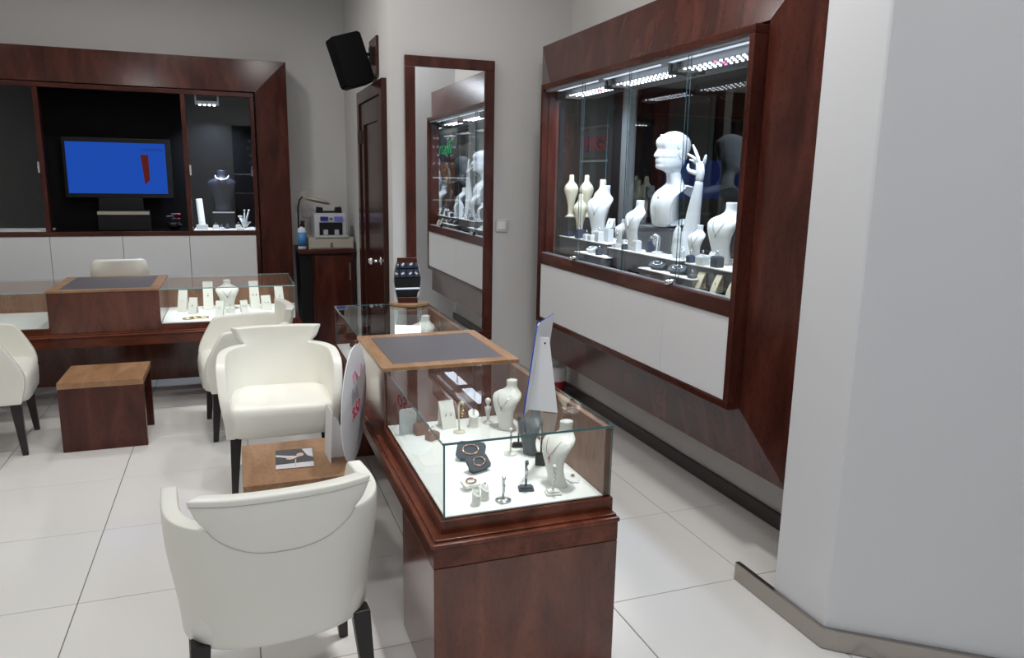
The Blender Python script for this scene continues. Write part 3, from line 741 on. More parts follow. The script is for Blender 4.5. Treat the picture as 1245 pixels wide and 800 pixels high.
mb = MB(); A2 = bq(.045, .10, .0045); mb.add([bq(.03, .10, .0048), bq(.075, .10, .0048), bq(.075, .135, .0048), bq(.03, .135, .0048)], [(0, 1, 2, 3)]); obj('sticker', mb, 'grout', t) if 0 else None
mb = MB(); pk = B+Vector((0, 0, -.018))+nrm*.018; mb.tube([pk-d*.004, pk+d*.006], .003, 8); obj('peg', mb, 'black', t)

# printed card, brochure stand and round sign on the side table
ZT = .4003
t = thing('photo_card', 'small printed photo card lying on the side table', 'card', (.178, 2.935, ZT), R(-3))
obj('sheet', bx(-.072, .072, -.105, .105, 0, .0018), 'printdark', t)
mb = MB(); mb.prism([(-.071, -.104), (.071, -.104), (.071, -.05), (-.071, -.06)], .0018, .0021); mb.prism([(-.071, .05), (-.02, .03), (.02, .02), (.0, .0), (-.03, .01), (-.071, .03)], .0018, .0021)
mb.prism([(.03, .10), (.071, .10), (.071, .0), (.05, .02)], .0018, .0021); obj('light_print', mb, 'printlight', t)
mb = MB(); mb.lathe([(.016, .0019), (.016, .0023)], (.022, .035, 0), 18, .9, 1.2); mb.lathe([(.012, .0019), (.012, .0023)], (-.016, .0, 0), 14, 1.4, 1); mb.prism([(.0, -.09), (.004, -.09), (.006, -.01), (.002, -.01)], .0019, .0023)
obj('figure_print', mb, 'skin', t)

t = thing('brochure_stand', 'small white cardboard easel card beside the oval sign', 'card', (.318, 2.90, ZT), 0)
dv = Vector((-.03, .22, 0)); 
def cardq(p, h_, dx, th, up_):
    pass
mb = MB(); A = Vector((-.012, -.06, 0)); B = Vector((-.02, .07, 0)); lean2 = Vector((.012, 0, .205))
q = Vector((.003, 0, 0)); mb.add([A, B, B+lean2, A+lean2, A+q, B+q, B+lean2+q, A+lean2+q], [(0, 1, 2, 3), (7, 6, 5, 4), (0, 4, 5, 1), (1, 5, 6, 2), (2, 6, 7, 3), (3, 7, 4, 0)]); obj('card_front', mb, 'card', t)
mb = MB(); A = Vector((-.008, .0, 0)); mb.add([A, A+Vector((.075, 0, 0)), A+Vector((.062, 0, .09)), A+Vector((.03, 0, .165)), A+Vector((.012, 0, .165)),
    A+Vector((0, .003, 0)), A+Vector((.075, .003, 0)), A+Vector((.062, .003, .09)), A+Vector((.03, .003, .165)), A+Vector((.012, .003, .165))],
    [(0, 1, 2, 3, 4), (9, 8, 7, 6, 5)]+[(i, (i+1) % 5, 5+(i+1) % 5, 5+i) for i in range(5)]); obj('card_prop', mb, 'card', t)

t = thing('round_sign', 'tall round white sign with pink script leaning by the counter', 'sign', (.368, 2.85, ZT), 0)
Rr = .232; ev = Vector((.125, .305, 0)).normalized(); uv_ = Vector((.030, .0, 1)).normalized(); nn = ev.cross(uv_).normalized()
sh = .0
def dq(a, b_, o_=0): return ev*a+uv_*(b_+Rr)+nn*o_+Vector((.032, .0, .0))
N = 48; ring0 = [dq(.85*Rr*math.cos(2*PI*k/N), Rr*math.sin(2*PI*k/N), 0) for k in range(N)]; ring1 = [dq(.85*Rr*math.cos(2*PI*k/N), Rr*math.sin(2*PI*k/N), -.004) for k in range(N)]
mb = MB(); mb.rings([ring0, ring1]); obj('disc', mb, 'card', t)
def flat_text(txt, size, par, m_, mw, nm='lettering', ext=.0006, shear=0, off=0):
    c = bpy.data.curves.new(nm, 'FONT'); c.body = txt; c.size = size; c.extrude = ext; c.align_x = 'CENTER'; c.shear = shear; c.resolution_u = 4; c.offset = off
    c.materials.append(M[m_]); o = bpy.data.objects.new(nm, c); COL.objects.link(o)
    dg = bpy.context.evaluated_depsgraph_get(); me = bpy.data.meshes.new_from_object(o.evaluated_get(dg)); bpy.data.objects.remove(o)
    me.materials.clear(); me.materials.append(M[m_]); o = bpy.data.objects.new(nm, me); COL.objects.link(o)
    o.parent = par; o.matrix_local = mw; return o
fx = 1
side = nn if nn.dot(Vector((-.2, -1, 0))) > 0 else -nn
xd = uv_.cross(side).normalized()
def face_m(a, b_, rot=0, off=.0012):
    base = ev*a+uv_*(b_+Rr)+Vector((.032, 0, 0)) + (side*off if side.dot(nn) > 0 else side*(off+.004))
    X_ = (xd*math.cos(rot)+uv_*math.sin(rot)); Y_ = (uv_*math.cos(rot)-xd*math.sin(rot))
    mm = Matrix((X_, Y_, side)).transposed().to_4x4(); mm.translation = base; return mm
flat_text('%50', .075, t, 'redp', face_m(.02, -.055, .12), 'discount_lettering', shear=.2)
mb = MB(); mb.T = face_m(.02, .11, .25); pts = [(.045*math.sin(1.6*q)+.02*q-.06, .022*math.sin(4.1*q+.5)+.012*math.cos(2*q), 0) for q in [k*.12 for k in range(50)]]
mb.tube(pts, .0016, 5); obj('script_print', mb, 'pink', t)
mb = MB(); mb.T = face_m(0.0, .02, .2); mb.prism([(-.05, -.01), (-.03, .06), (.0, .02), (.03, .05), (.06, -.02), (.01, .0)], 0, .0008); mb.T = face_m(.05, -.15, .2); mb.prism([(-.02, -.03), (.03, -.01), (.09, .06), (.07, .11), (.03, .03)], 0, .0008)
obj('grey_print', mb, 'greyp', t)

# ------------------------------------------------------------ left unit contents
obj('niche_back', bx(-.993, .993, .306, .317, 1.05, ztL), 'niche_black', LU)
t = thing('television', 'wide flat television showing a blue picture with a red bar in the back wall unit', 'television', (-.845, 6.86, 1.30), 0)
obj('bezel', bx(-.39, .39, 0, .05, 0, .47), 'black', t, bevel=.004)
sc_ = obj('screen', bx(-.365, .35, -.002, .0, .035, .435), 'screen', t)
obj('stand', bx(-.16, .16, -.03, .05, -.24, .0), 'black', t, bevel=.003)
mb = MB(); mb.prism([(.165, .345), (.222, .345), (.222, .145), (.185, .105)], -.0035, -.002, 'y'); obj('red_picture', mb, 'screen_red', sc_)
mb = MB(); pts = [(.17+.16*q/30, -.0035, .385+.008*math.sin(q*1.1)) for q in range(31)]; mb.tube(pts, .002, 4); obj('picture_script', mb, 'disp2', sc_)
t = thing('media_box', 'black media player box with pale top edge under the blue television', 'media player', (-.80, 6.74, 1.05))
obj('case', bx(-.2, .17, -.05, .05, 0, .155), 'black', t, bevel=.003); obj('front_strip', bx(-.2, .17, -.053, -.05, .125, .150), 'beige_metal', t)
t = thing('flower_bowl', 'dark red flower bowl in the shadow of the television niche', 'flowers', (-.46, 6.80, 1.05))
mb = MB(); mb.lathe([(.03, 0), (.06, .03), (.062, .06), (.055, .06)], n=16); obj('bowl', mb, 'black_gloss', t, smooth=True)
for k in range(7):
    a = k*2.4; mb = MB(); c0 = (.035*math.cos(a)*(k > 0), .03*math.sin(a)*(k > 0), .085+.02*(k % 3))
    for q in range(5):
        b_ = 2*PI*q/5; mb.ball((c0[0]+.014*math.cos(b_), c0[1]+.014*math.sin(b_), c0[2]), (.012, .012, .007), 5)
    obj('bloom', mb, 'red' if k % 2 else 'velvet', t, smooth=True)
lb = thing('led_lamp', 'small LED lamp hung over the dark bust in the wall unit', 'lamp', (-.155, 6.78, ztL))
obj('lamp_housing', bx(-.085, .085, -.03, .03, -.055, -.03), 'alu', lb, bevel=.002)
for x in (-.09, .078): obj('lamp_bracket', bx(x, x+.012, -.035, .035, -.06, 0), 'alu', lb, bevel=.001)
for k in range(4):
    mb = MB(); x = -.054+.036*k; mb.lathe([(.004, 0), (.011, .003), (.011, .01)], (x, 0, -.0655), 10); obj('led', mb, 'led_w', lb)
area('unit_light', (-.13, 6.76, ztL-.075), .12, 18, COOL, sy=.05, spread=120)
t = bust('necklace_bust', 'slate grey necklace bust wearing a lit collar necklace in the wall unit', (-.075, 6.85, 1.20), 0, .335, .25, 'bust_ink', lean=-.7)
mb = MB(); n = 20; pts = [(.052*math.cos(a), .014-.066*math.sin(a), .290-.032*math.sin(a)) for a in [PI*k/n for k in range(n+1)]]; mb.tube(pts, .0055, 8)
obj('collar_necklace', mb, 'bust_w', t, smooth=True); mb = MB(); mb.ball((0, -.056, .246), (.008, .005, .012), 8); obj('pendant', mb, 'silver', t, smooth=True)
t = thing('display_riser', 'black riser with a pale front edge under the slate bust', 'riser', (-.075, 6.84, 1.056))
obj('block', bx(-.09, .09, -.06, .06, 0, .138), 'black', t, bevel=.002); obj('edge_strip', bx(-.085, .085, -.064, -.06, .128, .138), 'card', t)
t = thing('bracelet_column', 'upright white cylinder stand at the left of the slate bust', 'jewellery stand', (-.245, 6.80, 1.056))
mb = MB(); mb.T = Matrix.Rotation(R(-4), 4, 'Y'); mb.lathe([(.028, 0), (.028, .004), (.026, .006), (.026, .24), (.022, .245)], n=24); obj('cylinder', mb, 'bust_w', t, smooth=True)
t = thing('coral_stand', 'small white branching coral ornament at the right end of the wall unit', 'ornament', (.085, 6.80, 1.056))
for k in range(9):
    a = k*2.4; mb = MB(); h_ = .05+.05*(k % 3); mb.tube([(0, 0, 0), (.02*math.cos(a), .01*math.sin(a), h_*.5), (.045*math.cos(a), .02*math.sin(a), h_)], [.011, .008, .004], 7)
    mb.ball((.045*math.cos(a), .02*math.sin(a), h_), .008, 5); obj('branch', mb, 'bust_w', t, smooth=True)
for i, (x, y, w_, h_, mt) in enumerate(((-.245, 6.71, .09, .035, 'bust_w'), (-.140, 6.72, .045, .03, 'bust_w'), (-.095, 6.68, .04, .014, 'bust_w'), (-.05, 6.72, .03, .02, 'navy'), (.035, 6.72, .045, .032, 'bust_w'), (.05, 6.66, .06, .012, 'bust_w'))):
    small_box(['wide white ring block at the foot of the white cylinder in the wall unit', 'white ring block left of the slate bust', 'low white ring pad in front of the slate bust', 'navy ring block beside the low white pad', 'white ring block right of the slate bust', 'flat white pad nearest the coral ornament'][i], (x, y, 1.056), 0, w_, .04, h_, mt, group='ring blocks in the wall unit')

# ------------------------------------------------------------ right unit (big showcase) contents
def platform(label, y0, y1, x0, x1, z, legs=.0, side='plat_side'):
    t = thing('display_platform', label, 'platform', ((x0+x1)/2, (y0+y1)/2, 1.051))
    h = z-1.051; a, b_ = (x1-x0)/2, (y1-y0)/2
    obj('body', bx(-a+.006, a-.006, -b_+.006, b_-.006, 0, h-.006), side, t)
    obj('white_top', bx(-a, a, -b_, b_, h-.006, h), 'deck', t, bevel=.001)
    return t
platform('long white-topped platform at the mirror end of the showcase', 3.72, 4.38, 1.93, 2.20, 1.160)
platform('low white-topped step in front of the long platform', 3.60, 3.98, 1.855, 1.925, 1.098)
platform('central grey platform with white top before the mannequin head', 2.95, 3.66, 1.90, 2.20, 1.150)
platform('lowest white-topped step under the two dark jewellery trays', 2.76, 3.22, 1.845, 1.897, 1.090)
platform('white-topped platform at the pillar end of the showcase', 2.44, 2.90, 1.90, 2.20, 1.147)
t = thing('head_plinth', 'grey plinth carrying the mannequin head', 'plinth', (2.077, 3.40, 1.150)); obj('block', bx(-.057, .057, -.18, .17, 0, .125), 'plat_side', t, bevel=.002)
t = thing('bust_plinth', 'dark plinth under the beige bust stand-ins', 'plinth', (2.03, 4.32, 1.160)); obj('block', bx(-.09, .09, -.055, .06, 0, .115), 'ext_black', t, bevel=.002)

WX = R(-90)
# mannequin head on arched shoulders
t = thing('display_mannequin', 'gloss white mannequin head and arched shoulder bust raising a hand to its ear', 'mannequin', (2.07, 3.335, 1.2755), R(-88))
# local: face towards -y, x to its left ; head about .19 tall
prof = [  # z, front y (centre), back y, half width
 (.268, -.030, .050, .034), (.280, -.034, .052, .036), (.288, -.070, .055, .040), (.292, -.082, .057, .044), (.300, -.088, .060, .050), (.308, -.087, .063, .0535), (.315, -.082, .066, .056),
 (.320, -.090, .068, .057), (.326, -.088, .071, .058), (.330, -.092, .073, .0585), (.336, -.086, .076, .059), (.343, -.088, .080, .0595), (.347, -.106, .082, .060), (.354, -.110, .086, .0605), (.363, -.102, .090, .061),
 (.375, -.092, .095, .062), (.386, -.084, .098, .063), (.396, -.088, .100, .064), (.410, -.092, .100, .065), (.425, -.090, .097, .0645), (.438, -.078, .090, .060), (.450, -.062, .077, .052), (.460, -.044, .060, .042), (.468, -.024, .042, .029), (.4725, -.006, .024, .014), (.4735, .002, .014, .005)]
mb = MB(); rs = []; NH = 48
for z, yf_, yb_, hw in prof:
    yc = (yf_+yb_)/2+.008; r_ = []
    base_f = min(yf_+.0, -.0); 
    for k in range(NH):
        a = 2*PI*k/NH-PI/2; ca, sa = math.cos(a), math.sin(a)
        x = hw*ca
        if sa < 0:
            # face side: broad face surface plus narrow centre relief (nose, lips, chin)
            face = {True: yf_, False: yf_}[True]
            flat = -.083 if .295 < z < .44 else yf_
            flat = max(flat, yf_) if yf_ < flat else flat*.35+yf_*.65
            relief = (yf_-flat); g = math.exp(-(x/(.0095 if .343 <= z <= .38 else .019))**2)
            eye = 0
            if .372 < z < .400: eye = .013*math.exp(-((abs(x)-.024)/.013)**2)*math.exp(-((z-.386)/.009)**2)
            y = yc+(flat-yc)*abs(sa)**.95+relief*g+eye
        else: y = yc+(yb_-yc)*abs(sa)**.85
        # hair strands
        if z > .40 or sa > .2: y += .0013*math.sin(34*z*8+x*90)*(1 if sa > -.3 else .5)
        r_.append((x, y, z))
    rs.append(r_)
mb.rings(rs); obj('head', mb, 'bust_w', t, smooth=True, sub=1)
for sx in (-1, 1):
    mb = MB(); mb.T = Matrix.Translation((sx*.0615, .012, .365)) @ Matrix.Rotation(R(12*1), 4, 'X')
    mb.torus((0, 0, .0), .013, .0042, 'x', 16, 6); mb.ball((0, 0, 0), (.005, .009, .014), 8); mb.ball((0, -.003, -.019), (.005, .006, .007), 6); obj('ear', mb, 'bust_w', t, smooth=True)
# hair line roll
mb = MB(); mb.tube([(.060, .0, .385), (.050, -.045, .432), (.0, -.066, .452), (-.050, -.045, .432), (-.060, .0, .385)], .005, 8); obj('hair_roll', mb, 'bust_w', t, smooth=True)
# neck, shoulders and arched chest
pr = [(0, -.045, .078, .018), (.02, -.05, .080, .019), (.07, -.062, .084, .019), (.12, -.062, .092, .020), (.160, -.045, .100, .022), (.185, -.018, .104, .026), (.200, .012, .098, .032), (.212, .030, .072, .036), (.222, .032, .050, .038), (.24, .026, .036, .036), (.275, .014, .0335, .035), (.31, .010, .034, .036)]
mb = MB(); rs = []
for z, y, hw, hd in pr:
    r_ = []
    for k in range(32):
        a = 2*PI*k/32; ca, sa = math.cos(a), math.sin(a); x = hw*math.copysign(abs(ca)**.85, ca)
        r_.append((x, y+hd*math.copysign(abs(sa)**.9, sa)+(.020*(x/.1)**2 if z < .21 else 0), z))
    rs.append(r_)
mb.rings(rs); obj('shoulder_bust', mb, 'bust_w', t, smooth=True, sub=1)
def strap(rows):
    mb = MB(); rs = []
    for k, (y, z, hw) in enumerate(rows):
        y0, z0 = rows[max(k-1, 0)][:2]; y1, z1 = rows[min(k+1, len(rows)-1)][:2]; dl = math.hypot(y1-y0, z1-z0); ny, nz = -(z1-z0)/dl, (y1-y0)/dl
        rs.append([(hw*math.cos(a), y+ny*.011*math.sin(a), z+nz*.011*math.sin(a)) for a in [2*PI*q/24 for q in range(24)]])
    return mb.rings(rs)
obj('shoulder_arch', strap([(-.01, .198, .085), (.03, .208, .095), (.07, .205, .095), (.11, .192, .088), (.130, .178, .074), (.142, .165, .056), (.148, .155, .034), (.150, .149, .012)]), 'bust_w', t, smooth=True, sub=1)
obj('foot_arch', strap([(-.04, .012, .078), (.0, .0115, .076), (.05, .013, .066), (.085, .022, .05), (.105, .04, .03)]), 'bust_w', t, smooth=True, sub=1)
mb = MB(); mb.ball((.03, -.085, .150), (.004, .004, .008), 6); obj('pendant', mb, 'silver', t, smooth=True)

def hand(par, Tm, curl, spread=1.0, sc=1.0, mt='bust_w', mirror=1):
    """hand pointing up local z, palm facing -y, thumb to -x*mirror; wrist at origin"""
    def P(x, y, z): return Tm @ Vector((x*mirror*sc, y*sc, z*sc))
    mb = MB()
    rs = []
    for z, hw, hd, ox in ((-.02, .020, .015, 0), (0, .020, .014, 0), (.025, .026, .013, 0), (.055, .031, .012, .001), (.078, .031, .010, .002), (.086, .028, .008, .002)):
        rs.append([P(ox+hw*math.cos(a), hd*math.sin(a), z) for a in [2*PI*k/16 for k in range(16)]])
    mb.rings(rs); obj('palm', mb, mt, par, smooth=True)
    for i, (x, l) in enumerate(((-.023, .070), (-.008, .078), (.008, .072), (.022, .056))):
        cu = curl[i]; pts = [(x*.9, 0, .065)]; a = 0; y = 0; z = .080; xx = x; sp = x*spread*5
        pts.append((xx, y, z)); 
        for s_ in range(3):
            a += cu*(1.0 if s_ else .8); L_ = l*(.44, .31, .25)[s_]; y -= L_*math.sin(a); z += L_*math.cos(a); xx += L_*sp
            pts.append((xx, y, z))
        mb = MB(); mb.tube([P(*p) for p in pts], [q*sc for q in (.008, .0082, .0072, .0062, .0035)], 9); obj('finger', mb, mt, par, smooth=True)
    mb = MB(); cu = curl[4]
    mb.tube([P(*p) for p in ((-.014, -.002, .020), (-.030, -.008, .038), (-.044, -.014-cu*.01, .058), (-.050, -.022-cu*.02, .078), (-.050, -.028-cu*.03, .090))], [q*sc for q in (.011, .010, .0085, .007, .004)], 9); obj('thumb', mb, mt, par, smooth=True)
# raised forearm with hand beside the head (a free-standing glove form)
t = thing('mannequin_hand', 'tall gloss white forearm and hand form beside the mannequin head', 'mannequin hand', (2.035, 3.075, 1.1505), R(-90))
mb = MB(); path = [(.0, .0, 0), (.0, .0, .012), (.002, .0, .08), (.010, 0, .16), (.024, 0, .24), (.038, 0, .30), (.046, 0, .345), (.048, 0, .362)]
mb.tube(path, [.055, .053, .045, .037, .030, .024, .020, .019], 20); obj('forearm', mb, 'bust_w', t, smooth=True, sub=1)
mb = MB(); rs = []
for x, z, hw, hd in ((.048, .352, .019, .019), (.050, .372, .021, .018), (.052, .395, .026, .018), (.048, .418, .029, .016), (.042, .438, .027, .013), (.038, .449, .020, .009)):
    rs.append([(x+hw*math.cos(a), hd*math.sin(a), z) for a in [2*PI*k/18 for k in range(18)]])
mb.rings(rs); obj('palm', mb, 'bust_w', t, smooth=True, sub=1)
for pts in (((.046, -.004, .430), (.034, -.006, .462), (.016, -.010, .494), (-.004, -.012, .522)), ((.038, .004, .432), (.012, .002, .452), (-.020, -.002, .470), (-.052, -.006, .482)),
            ((.034, .010, .424), (.006, .012, .440), (-.026, .012, .450), (-.056, .010, .456)), ((.058, .008, .428), (.066, .008, .446), (.073, .008, .462), (.079, .006, .476))):
    mb = MB(); mb.tube(pts, [.0085, .0085, .0072, .0036], 10); obj('finger', mb, 'bust_w', t, smooth=True)
mb = MB(); mb.tube([(.040, -.010, .392), (.018, -.018, .398), (-.006, -.022, .404), (-.024, -.020, .418), (-.028, -.014, .436)], [.011, .0105, .0088, .007, .0038], 10); obj('thumb', mb, 'bust_w', t, smooth=True)
t = thing('mannequin_fingers', 'second white arm behind the head with fingertips showing in front of the nose', 'mannequin hand', (2.192, 3.462, 1.151), 0)
mb = MB(); mb.tube([(0, 0, 0), (0, 0, .01), (.0, .01, .2), (.0, .02, .38), (0, .035, .43)], [.036, .034, .022, .019, .017], 16); obj('forearm', mb, 'bust_w', t, smooth=True)
hand(t, Matrix.Translation((0, .05, .448)) @ Matrix.Rotation(R(-82), 4, 'X') @ Matrix.Rotation(R(90), 4, 'Z'), (.05, .10, .35, .5, .3), .6, .80)

bust('necklace_bust', 'tall white necklace bust on the long platform beside the beige bust stand-ins', (2.05, 4.07, 1.161), R(-66), .315, .19, 'bust_w', chain='silver', pend='dot')
bust('necklace_bust', 'medium white necklace bust between the long platform and the mannequin head', (2.04, 3.50, 1.151), R(-105), .265, .17, 'bust_w', chain='silver', pend='dot') if 0 else bust('necklace_bust', 'medium white necklace bust left of the mannequin head', (1.95, 3.47, 1.151), R(-80), .255, .14, 'bust_w', chain='silver', pend='dot')
bust('necklace_bust', 'small white necklace bust between two larger white busts', (1.955, 3.62, 1.151), R(-75), .15, .085, 'bust_w', chain='silver', pend='dot')
bust('necklace_bust', 'large white necklace bust at the pillar end of the showcase', (2.02, 2.80, 1.148), R(-78), .27, .185, 'bust_w', chain='silver', pend='dot')
bust('necklace_bust', 'small white necklace bust in front of the pillar-end bust', (1.955, 2.905, 1.148), R(-70), .165, .095, 'bust_w', chain='silver', pend='dot')
def reflected_bust(label, loc, h, rz=0):  # solid beige forms built where busts only appear as reflections
    t = thing('reflected_bust', label, 'bust reflection', loc, rz, 'beige stand-ins for reflected busts')
    mb = MB(); mb.lathe([(.15, 0), (.15, .012), (.145, .03), (.10, .04), (.08, .10), (.085, .22), (.10, .32), (.16, .50), (.205, .62), (.21, .68), (.17, .76), (.09, .83), (.07, .88), (.07, .97), (.055, 1.0)], n=24, sy=.75)
    for v in mb.v: v.x *= h*.85; v.y *= h*.85; v.z *= h
    obj('torso', mb, 'cream', t, smooth=True); return t
reflected_bust('beige stand-in for a reflected bust on the dark plinth, nearest the mirror end', (1.985, 4.335, 1.276), .26)
reflected_bust('beige stand-in for a reflected bust just behind the first one on the plinth', (2.078, 4.31, 1.276), .26)
reflected_bust('small beige stand-in for a reflected bust at the foot of the tall white bust', (1.99, 4.205, 1.161), .26)
reflected_bust('taller beige stand-in for a reflected bust half hidden by the tall white bust', (2.13, 4.19, 1.161), .35)

t = thing('crystal_point', 'upright rough rock crystal point in front of the white forearm', 'crystal', (1.955, 3.055, 1.151), R(20))
mb = MB(); rs = []; r7 = random.Random(3)
for z, s_ in ((0, .75), (.02, .95), (.045, 1.0), (.07, .95), (.095, .98), (.12, .8), (.14, .5), (.152, .12)):
    rs.append([(.028*s_*math.cos(a)*(1+r7.uniform(-.1, .1)), .022*s_*math.sin(a)*(1+r7.uniform(-.1, .1)), z+r7.uniform(-.002, .002)) for a in [2*PI*k/8 for k in range(8)]])
mb.rings(rs); obj('stone', mb, 'crystal', t)

ZP = 1.1605
small_box('navy ring block left on the long platform', (1.96, 4.28, ZP), WX, .045, .045, .03, 'navy')
tilt_tray('small blue-grey tray at the far mirror end of the long platform', (1.96, 4.355, ZP), WX, .05, .05, 'velvet', 'silver', 30)
small_box('tall navy block with a white flower ring on the long platform', (1.955, 4.13, ZP), WX, .05, .04, .05, 'navy')
for i, (y, x, w_, h) in enumerate(((4.03, 1.955, .04, .028), (3.965, 1.955, .045, .028), (3.93, 1.99, .05, .045), (3.87, 1.955, .05, .055), (3.86, 2.01, .06, .075), (3.985, 1.99, .04, .05))):
    small_box(['low white ring block in front of the tall bust, leftmost', 'low white ring block in front of the tall bust, second', 'white ring block behind the low pair', 'square white ring block right of the low pair', 'tall white block holding the leaning pad', 'white block between low pair and tall bust'][i], (x, y, ZP), WX, w_, .035, h, 'bust_w', group='white ring blocks on the long platform')
slab_stand('leaning white pendant pad on top of the tall white block', (2.01, 3.855, ZP+.080), WX+.3, .05, .055, 'bust_w', jewel='silver')
tilt_tray('white tilted tray on the low step', (1.892, 3.87, 1.0985), WX, .07, .05, 'bust_w', 'silver', 25)
small_box('dark block with silver ring on the low step', (1.89, 3.735, 1.0985), WX, .032, .03, .03, 'velvet')
ZC = 1.1505
earring_stand('tall arched earring stand on the central platform', (1.955, 3.24, ZC), WX, .095, 'bust_w')
earring_stand('arched earring stand behind the tall one', (1.985, 3.27, ZC), WX, .088, 'grey_plastic')
for i, (y, x, w_, h, mt) in enumerate(((3.61, 1.93, .045, .02, 'bust_w'), (3.50, 1.925, .03, .022, 'velvet'), (3.40, 1.935, .04, .052, 'bust_w'), (3.335, 1.975, .03, .055, 'navy'), (3.475, 1.96, .03, .05, 'bust_w'), (3.05, 2.02, .03, .03, 'velvet'))):
    small_box(['low white ring block at the left corner of the central platform', 'small dark ring block on the central platform', 'white cube ring block on the central platform', 'navy cube ring block beside the earring stands', 'white ring block in front of the medium bust', 'dark ring block at the foot of the forearm'][i], (x, y, ZC), WX, w_, .035, h, mt)
tilt_tray('white tilted tray at the front of the central platform', (1.93, 3.45, ZC), WX, .06, .035, 'bust_w', 'silver', 20)
for i, (y, x) in enumerate(((3.10, 1.871), (2.93, 1.871))):
    tilt_tray(['dark blue-grey tray with ring, left one on the lowest step', 'dark blue-grey tray with bracelet, right one on the lowest step'][i], (x, y, 1.0905), WX+.25, .10, .048, 'velvet', 'silver', 32)
small_box('small slate block at the right end of the lowest step', (1.87, 2.79, 1.0905), WX, .035, .03, .012, 'velvet')
for i, (y, x) in enumerate(((2.985, 1.945), (2.965, 1.98))):
    ring_finger(['slim white ring finger at the right end of the central platform', 'second slim white ring finger behind the first'][i], (x, y, ZC), WX, 'bust_w', h=.045, r=.011)
ZQ = 1.1475
small_box('white cube ring block in front of the small bust at the pillar end', (1.925, 2.80, ZQ), WX, .05, .04, .036, 'bust_w')
small_box('dark slate cube ring block beside the white cube', (1.93, 2.70, ZQ), WX, .045, .04, .044, 'velvet')
small_box('navy cube ring block at the left of the pillar-end platform', (1.92, 2.885, ZQ), WX, .03, .03, .03, 'navy')
slab_stand('white pendant pad leaning at the pillar end of the showcase', (1.945, 2.545, ZQ), WX, .13, .065, 'bust_w', jewel='silver')
slab_stand('low white pendant pad standing before the small bust', (1.96, 2.80, ZQ), WX, .04, .06, 'bust_w', jewel='silver')
# cream stands on the showcase floor below the pillar-end platform
for i, (y, h, w_) in enumerate(((2.76, .07, .05), (2.63, .075, .04), (2.52, .055, .05))):
    slab_stand(['cream pendant stand on the showcase floor, left of three', 'cream pendant stand on the showcase floor, middle of three', 'cream pendant stand on the showcase floor nearest the pillar'][i], (1.875 if i else 1.88, y, 1.051), WX, w_, h, 'cream', jewel='gold')

# ------------------------------------------------------------ near showcase contents (deck z = .5535)
ZD = .5535
slab_stand('white earring slab at the back of the near showcase', (.74, 2.68, ZD), R(8), .06, .105, 'bust', jewel='silver', kind='pair')
earring_stand('cream T-shaped stand beside the white slab', (.765, 2.62, ZD), R(30), .12, 'cream', base='round', mj='gold')
ring_finger('white ring cone at the back of the near showcase', (.835, 2.665, ZD), 0, 'bust', h=.055, r=.022)
t = thing('figure_stand', 'slim white figure-shaped stand at the back of the near showcase', 'jewellery stand', (.902, 2.69, ZD))
mb = MB(); mb.lathe([(.02, 0), (.02, .004), (.006, .01), (.005, .02), (.012, .055), (.014, .068), (.006, .074), (.005, .08), (.011, .088), (.012, .097), (.004, .104)], n=14); obj('figure', mb, 'bust', t, smooth=True)
mb = MB(); mb.torus((0, 0, .072), .009, .001, 'z', 12, 4); obj('necklet', mb, 'silver', t)
bust('necklace_bust', 'white necklace bust with silver pendant at the back right of the near showcase', (.945, 2.60, ZD), R(-55), .19, .135, 'bust', chain='silver', pend='drop')
earring_stand('black earring stand beside the slate bust', (.926, 2.41, ZD), R(-20), .11, 'black')
earring_stand('small white earring stand left of the black one', (.872, 2.345, ZD), R(-20), .095, 'bust', base='round')
bust('necklace_bust', 'slate grey necklace bust under the price board', (.935, 2.325, ZD), R(-62), .16, .11, 'bust_grey', chain='rose')
earring_stand('tall black earring stand with block base before the slate bust', (.936, 2.222, ZD), R(-30), .15, 'black', base='block')
bust('necklace_bust', 'white necklace bust with gold bar nearest the front glass', (.915, 2.045, ZD), R(-72), .205, .135, 'bust', chain='rose', pend='drop')
t = thing('jewellery_plate', 'shield-shaped white plate under the front bust', 'display tray', (.935, 2.035, ZD-.0004+.0004))
t['label'] = 'pale shield-shaped plate with small brooch beside the front bust'
mb = MB(); mb.prism([(.055, .0), (.075, .03), (.07, .075), (.04, .09), (.028, .06), (.03, .01)], 0, .003); obj('plate', mb, 'card', t)
mb = MB(); mb.ball((.057, .05, .007), .004, 6); mb.torus((.057, .05, .008), .007, .001, 'z', 10, 4); obj('brooch', mb, 'rose', t)
earring_stand('white T-shaped earring stand near the front glass', (.880, 1.985, ZD), R(-10), .095, 'bust', base='rect')
earring_stand('low black earring stand in the middle front of the near showcase', (.812, 2.04, ZD), R(-15), .095, 'velvet')
earring_stand('slim silver earring stand left of the low black stand', (.717, 1.985, ZD), R(-12), .078, 'silver', base='round')
tilt_tray('slate tray with rose gold bangle, rear one of the pair', (.712, 2.315, ZD), R(-28), .10, .068, 'velvet', 'rose', 38)
tilt_tray('slate tray with rose gold bangle, front one of the pair', (.722, 2.215, ZD), R(20), .085, .055, 'velvet', 'rose', 42)
tilt_tray('small white pad with two rings behind the white ring cones', (.655, 2.085, ZD), R(15), .06, .04, 'bust', 'rose', 20)
ring_finger('white ring cone nearest the front left of the near showcase', (.632, 1.985, ZD), R(60), 'bust', h=.036, r=.019)
ring_finger('white ring cone just right of the nearest one', (.668, 2.012, ZD), R(60), 'bust', h=.036, r=.019)
t = thing('card_holder', 'clear acrylic card holder in the back left corner of the near showcase', 'card holder', (.575, 2.66, ZD), R(12))
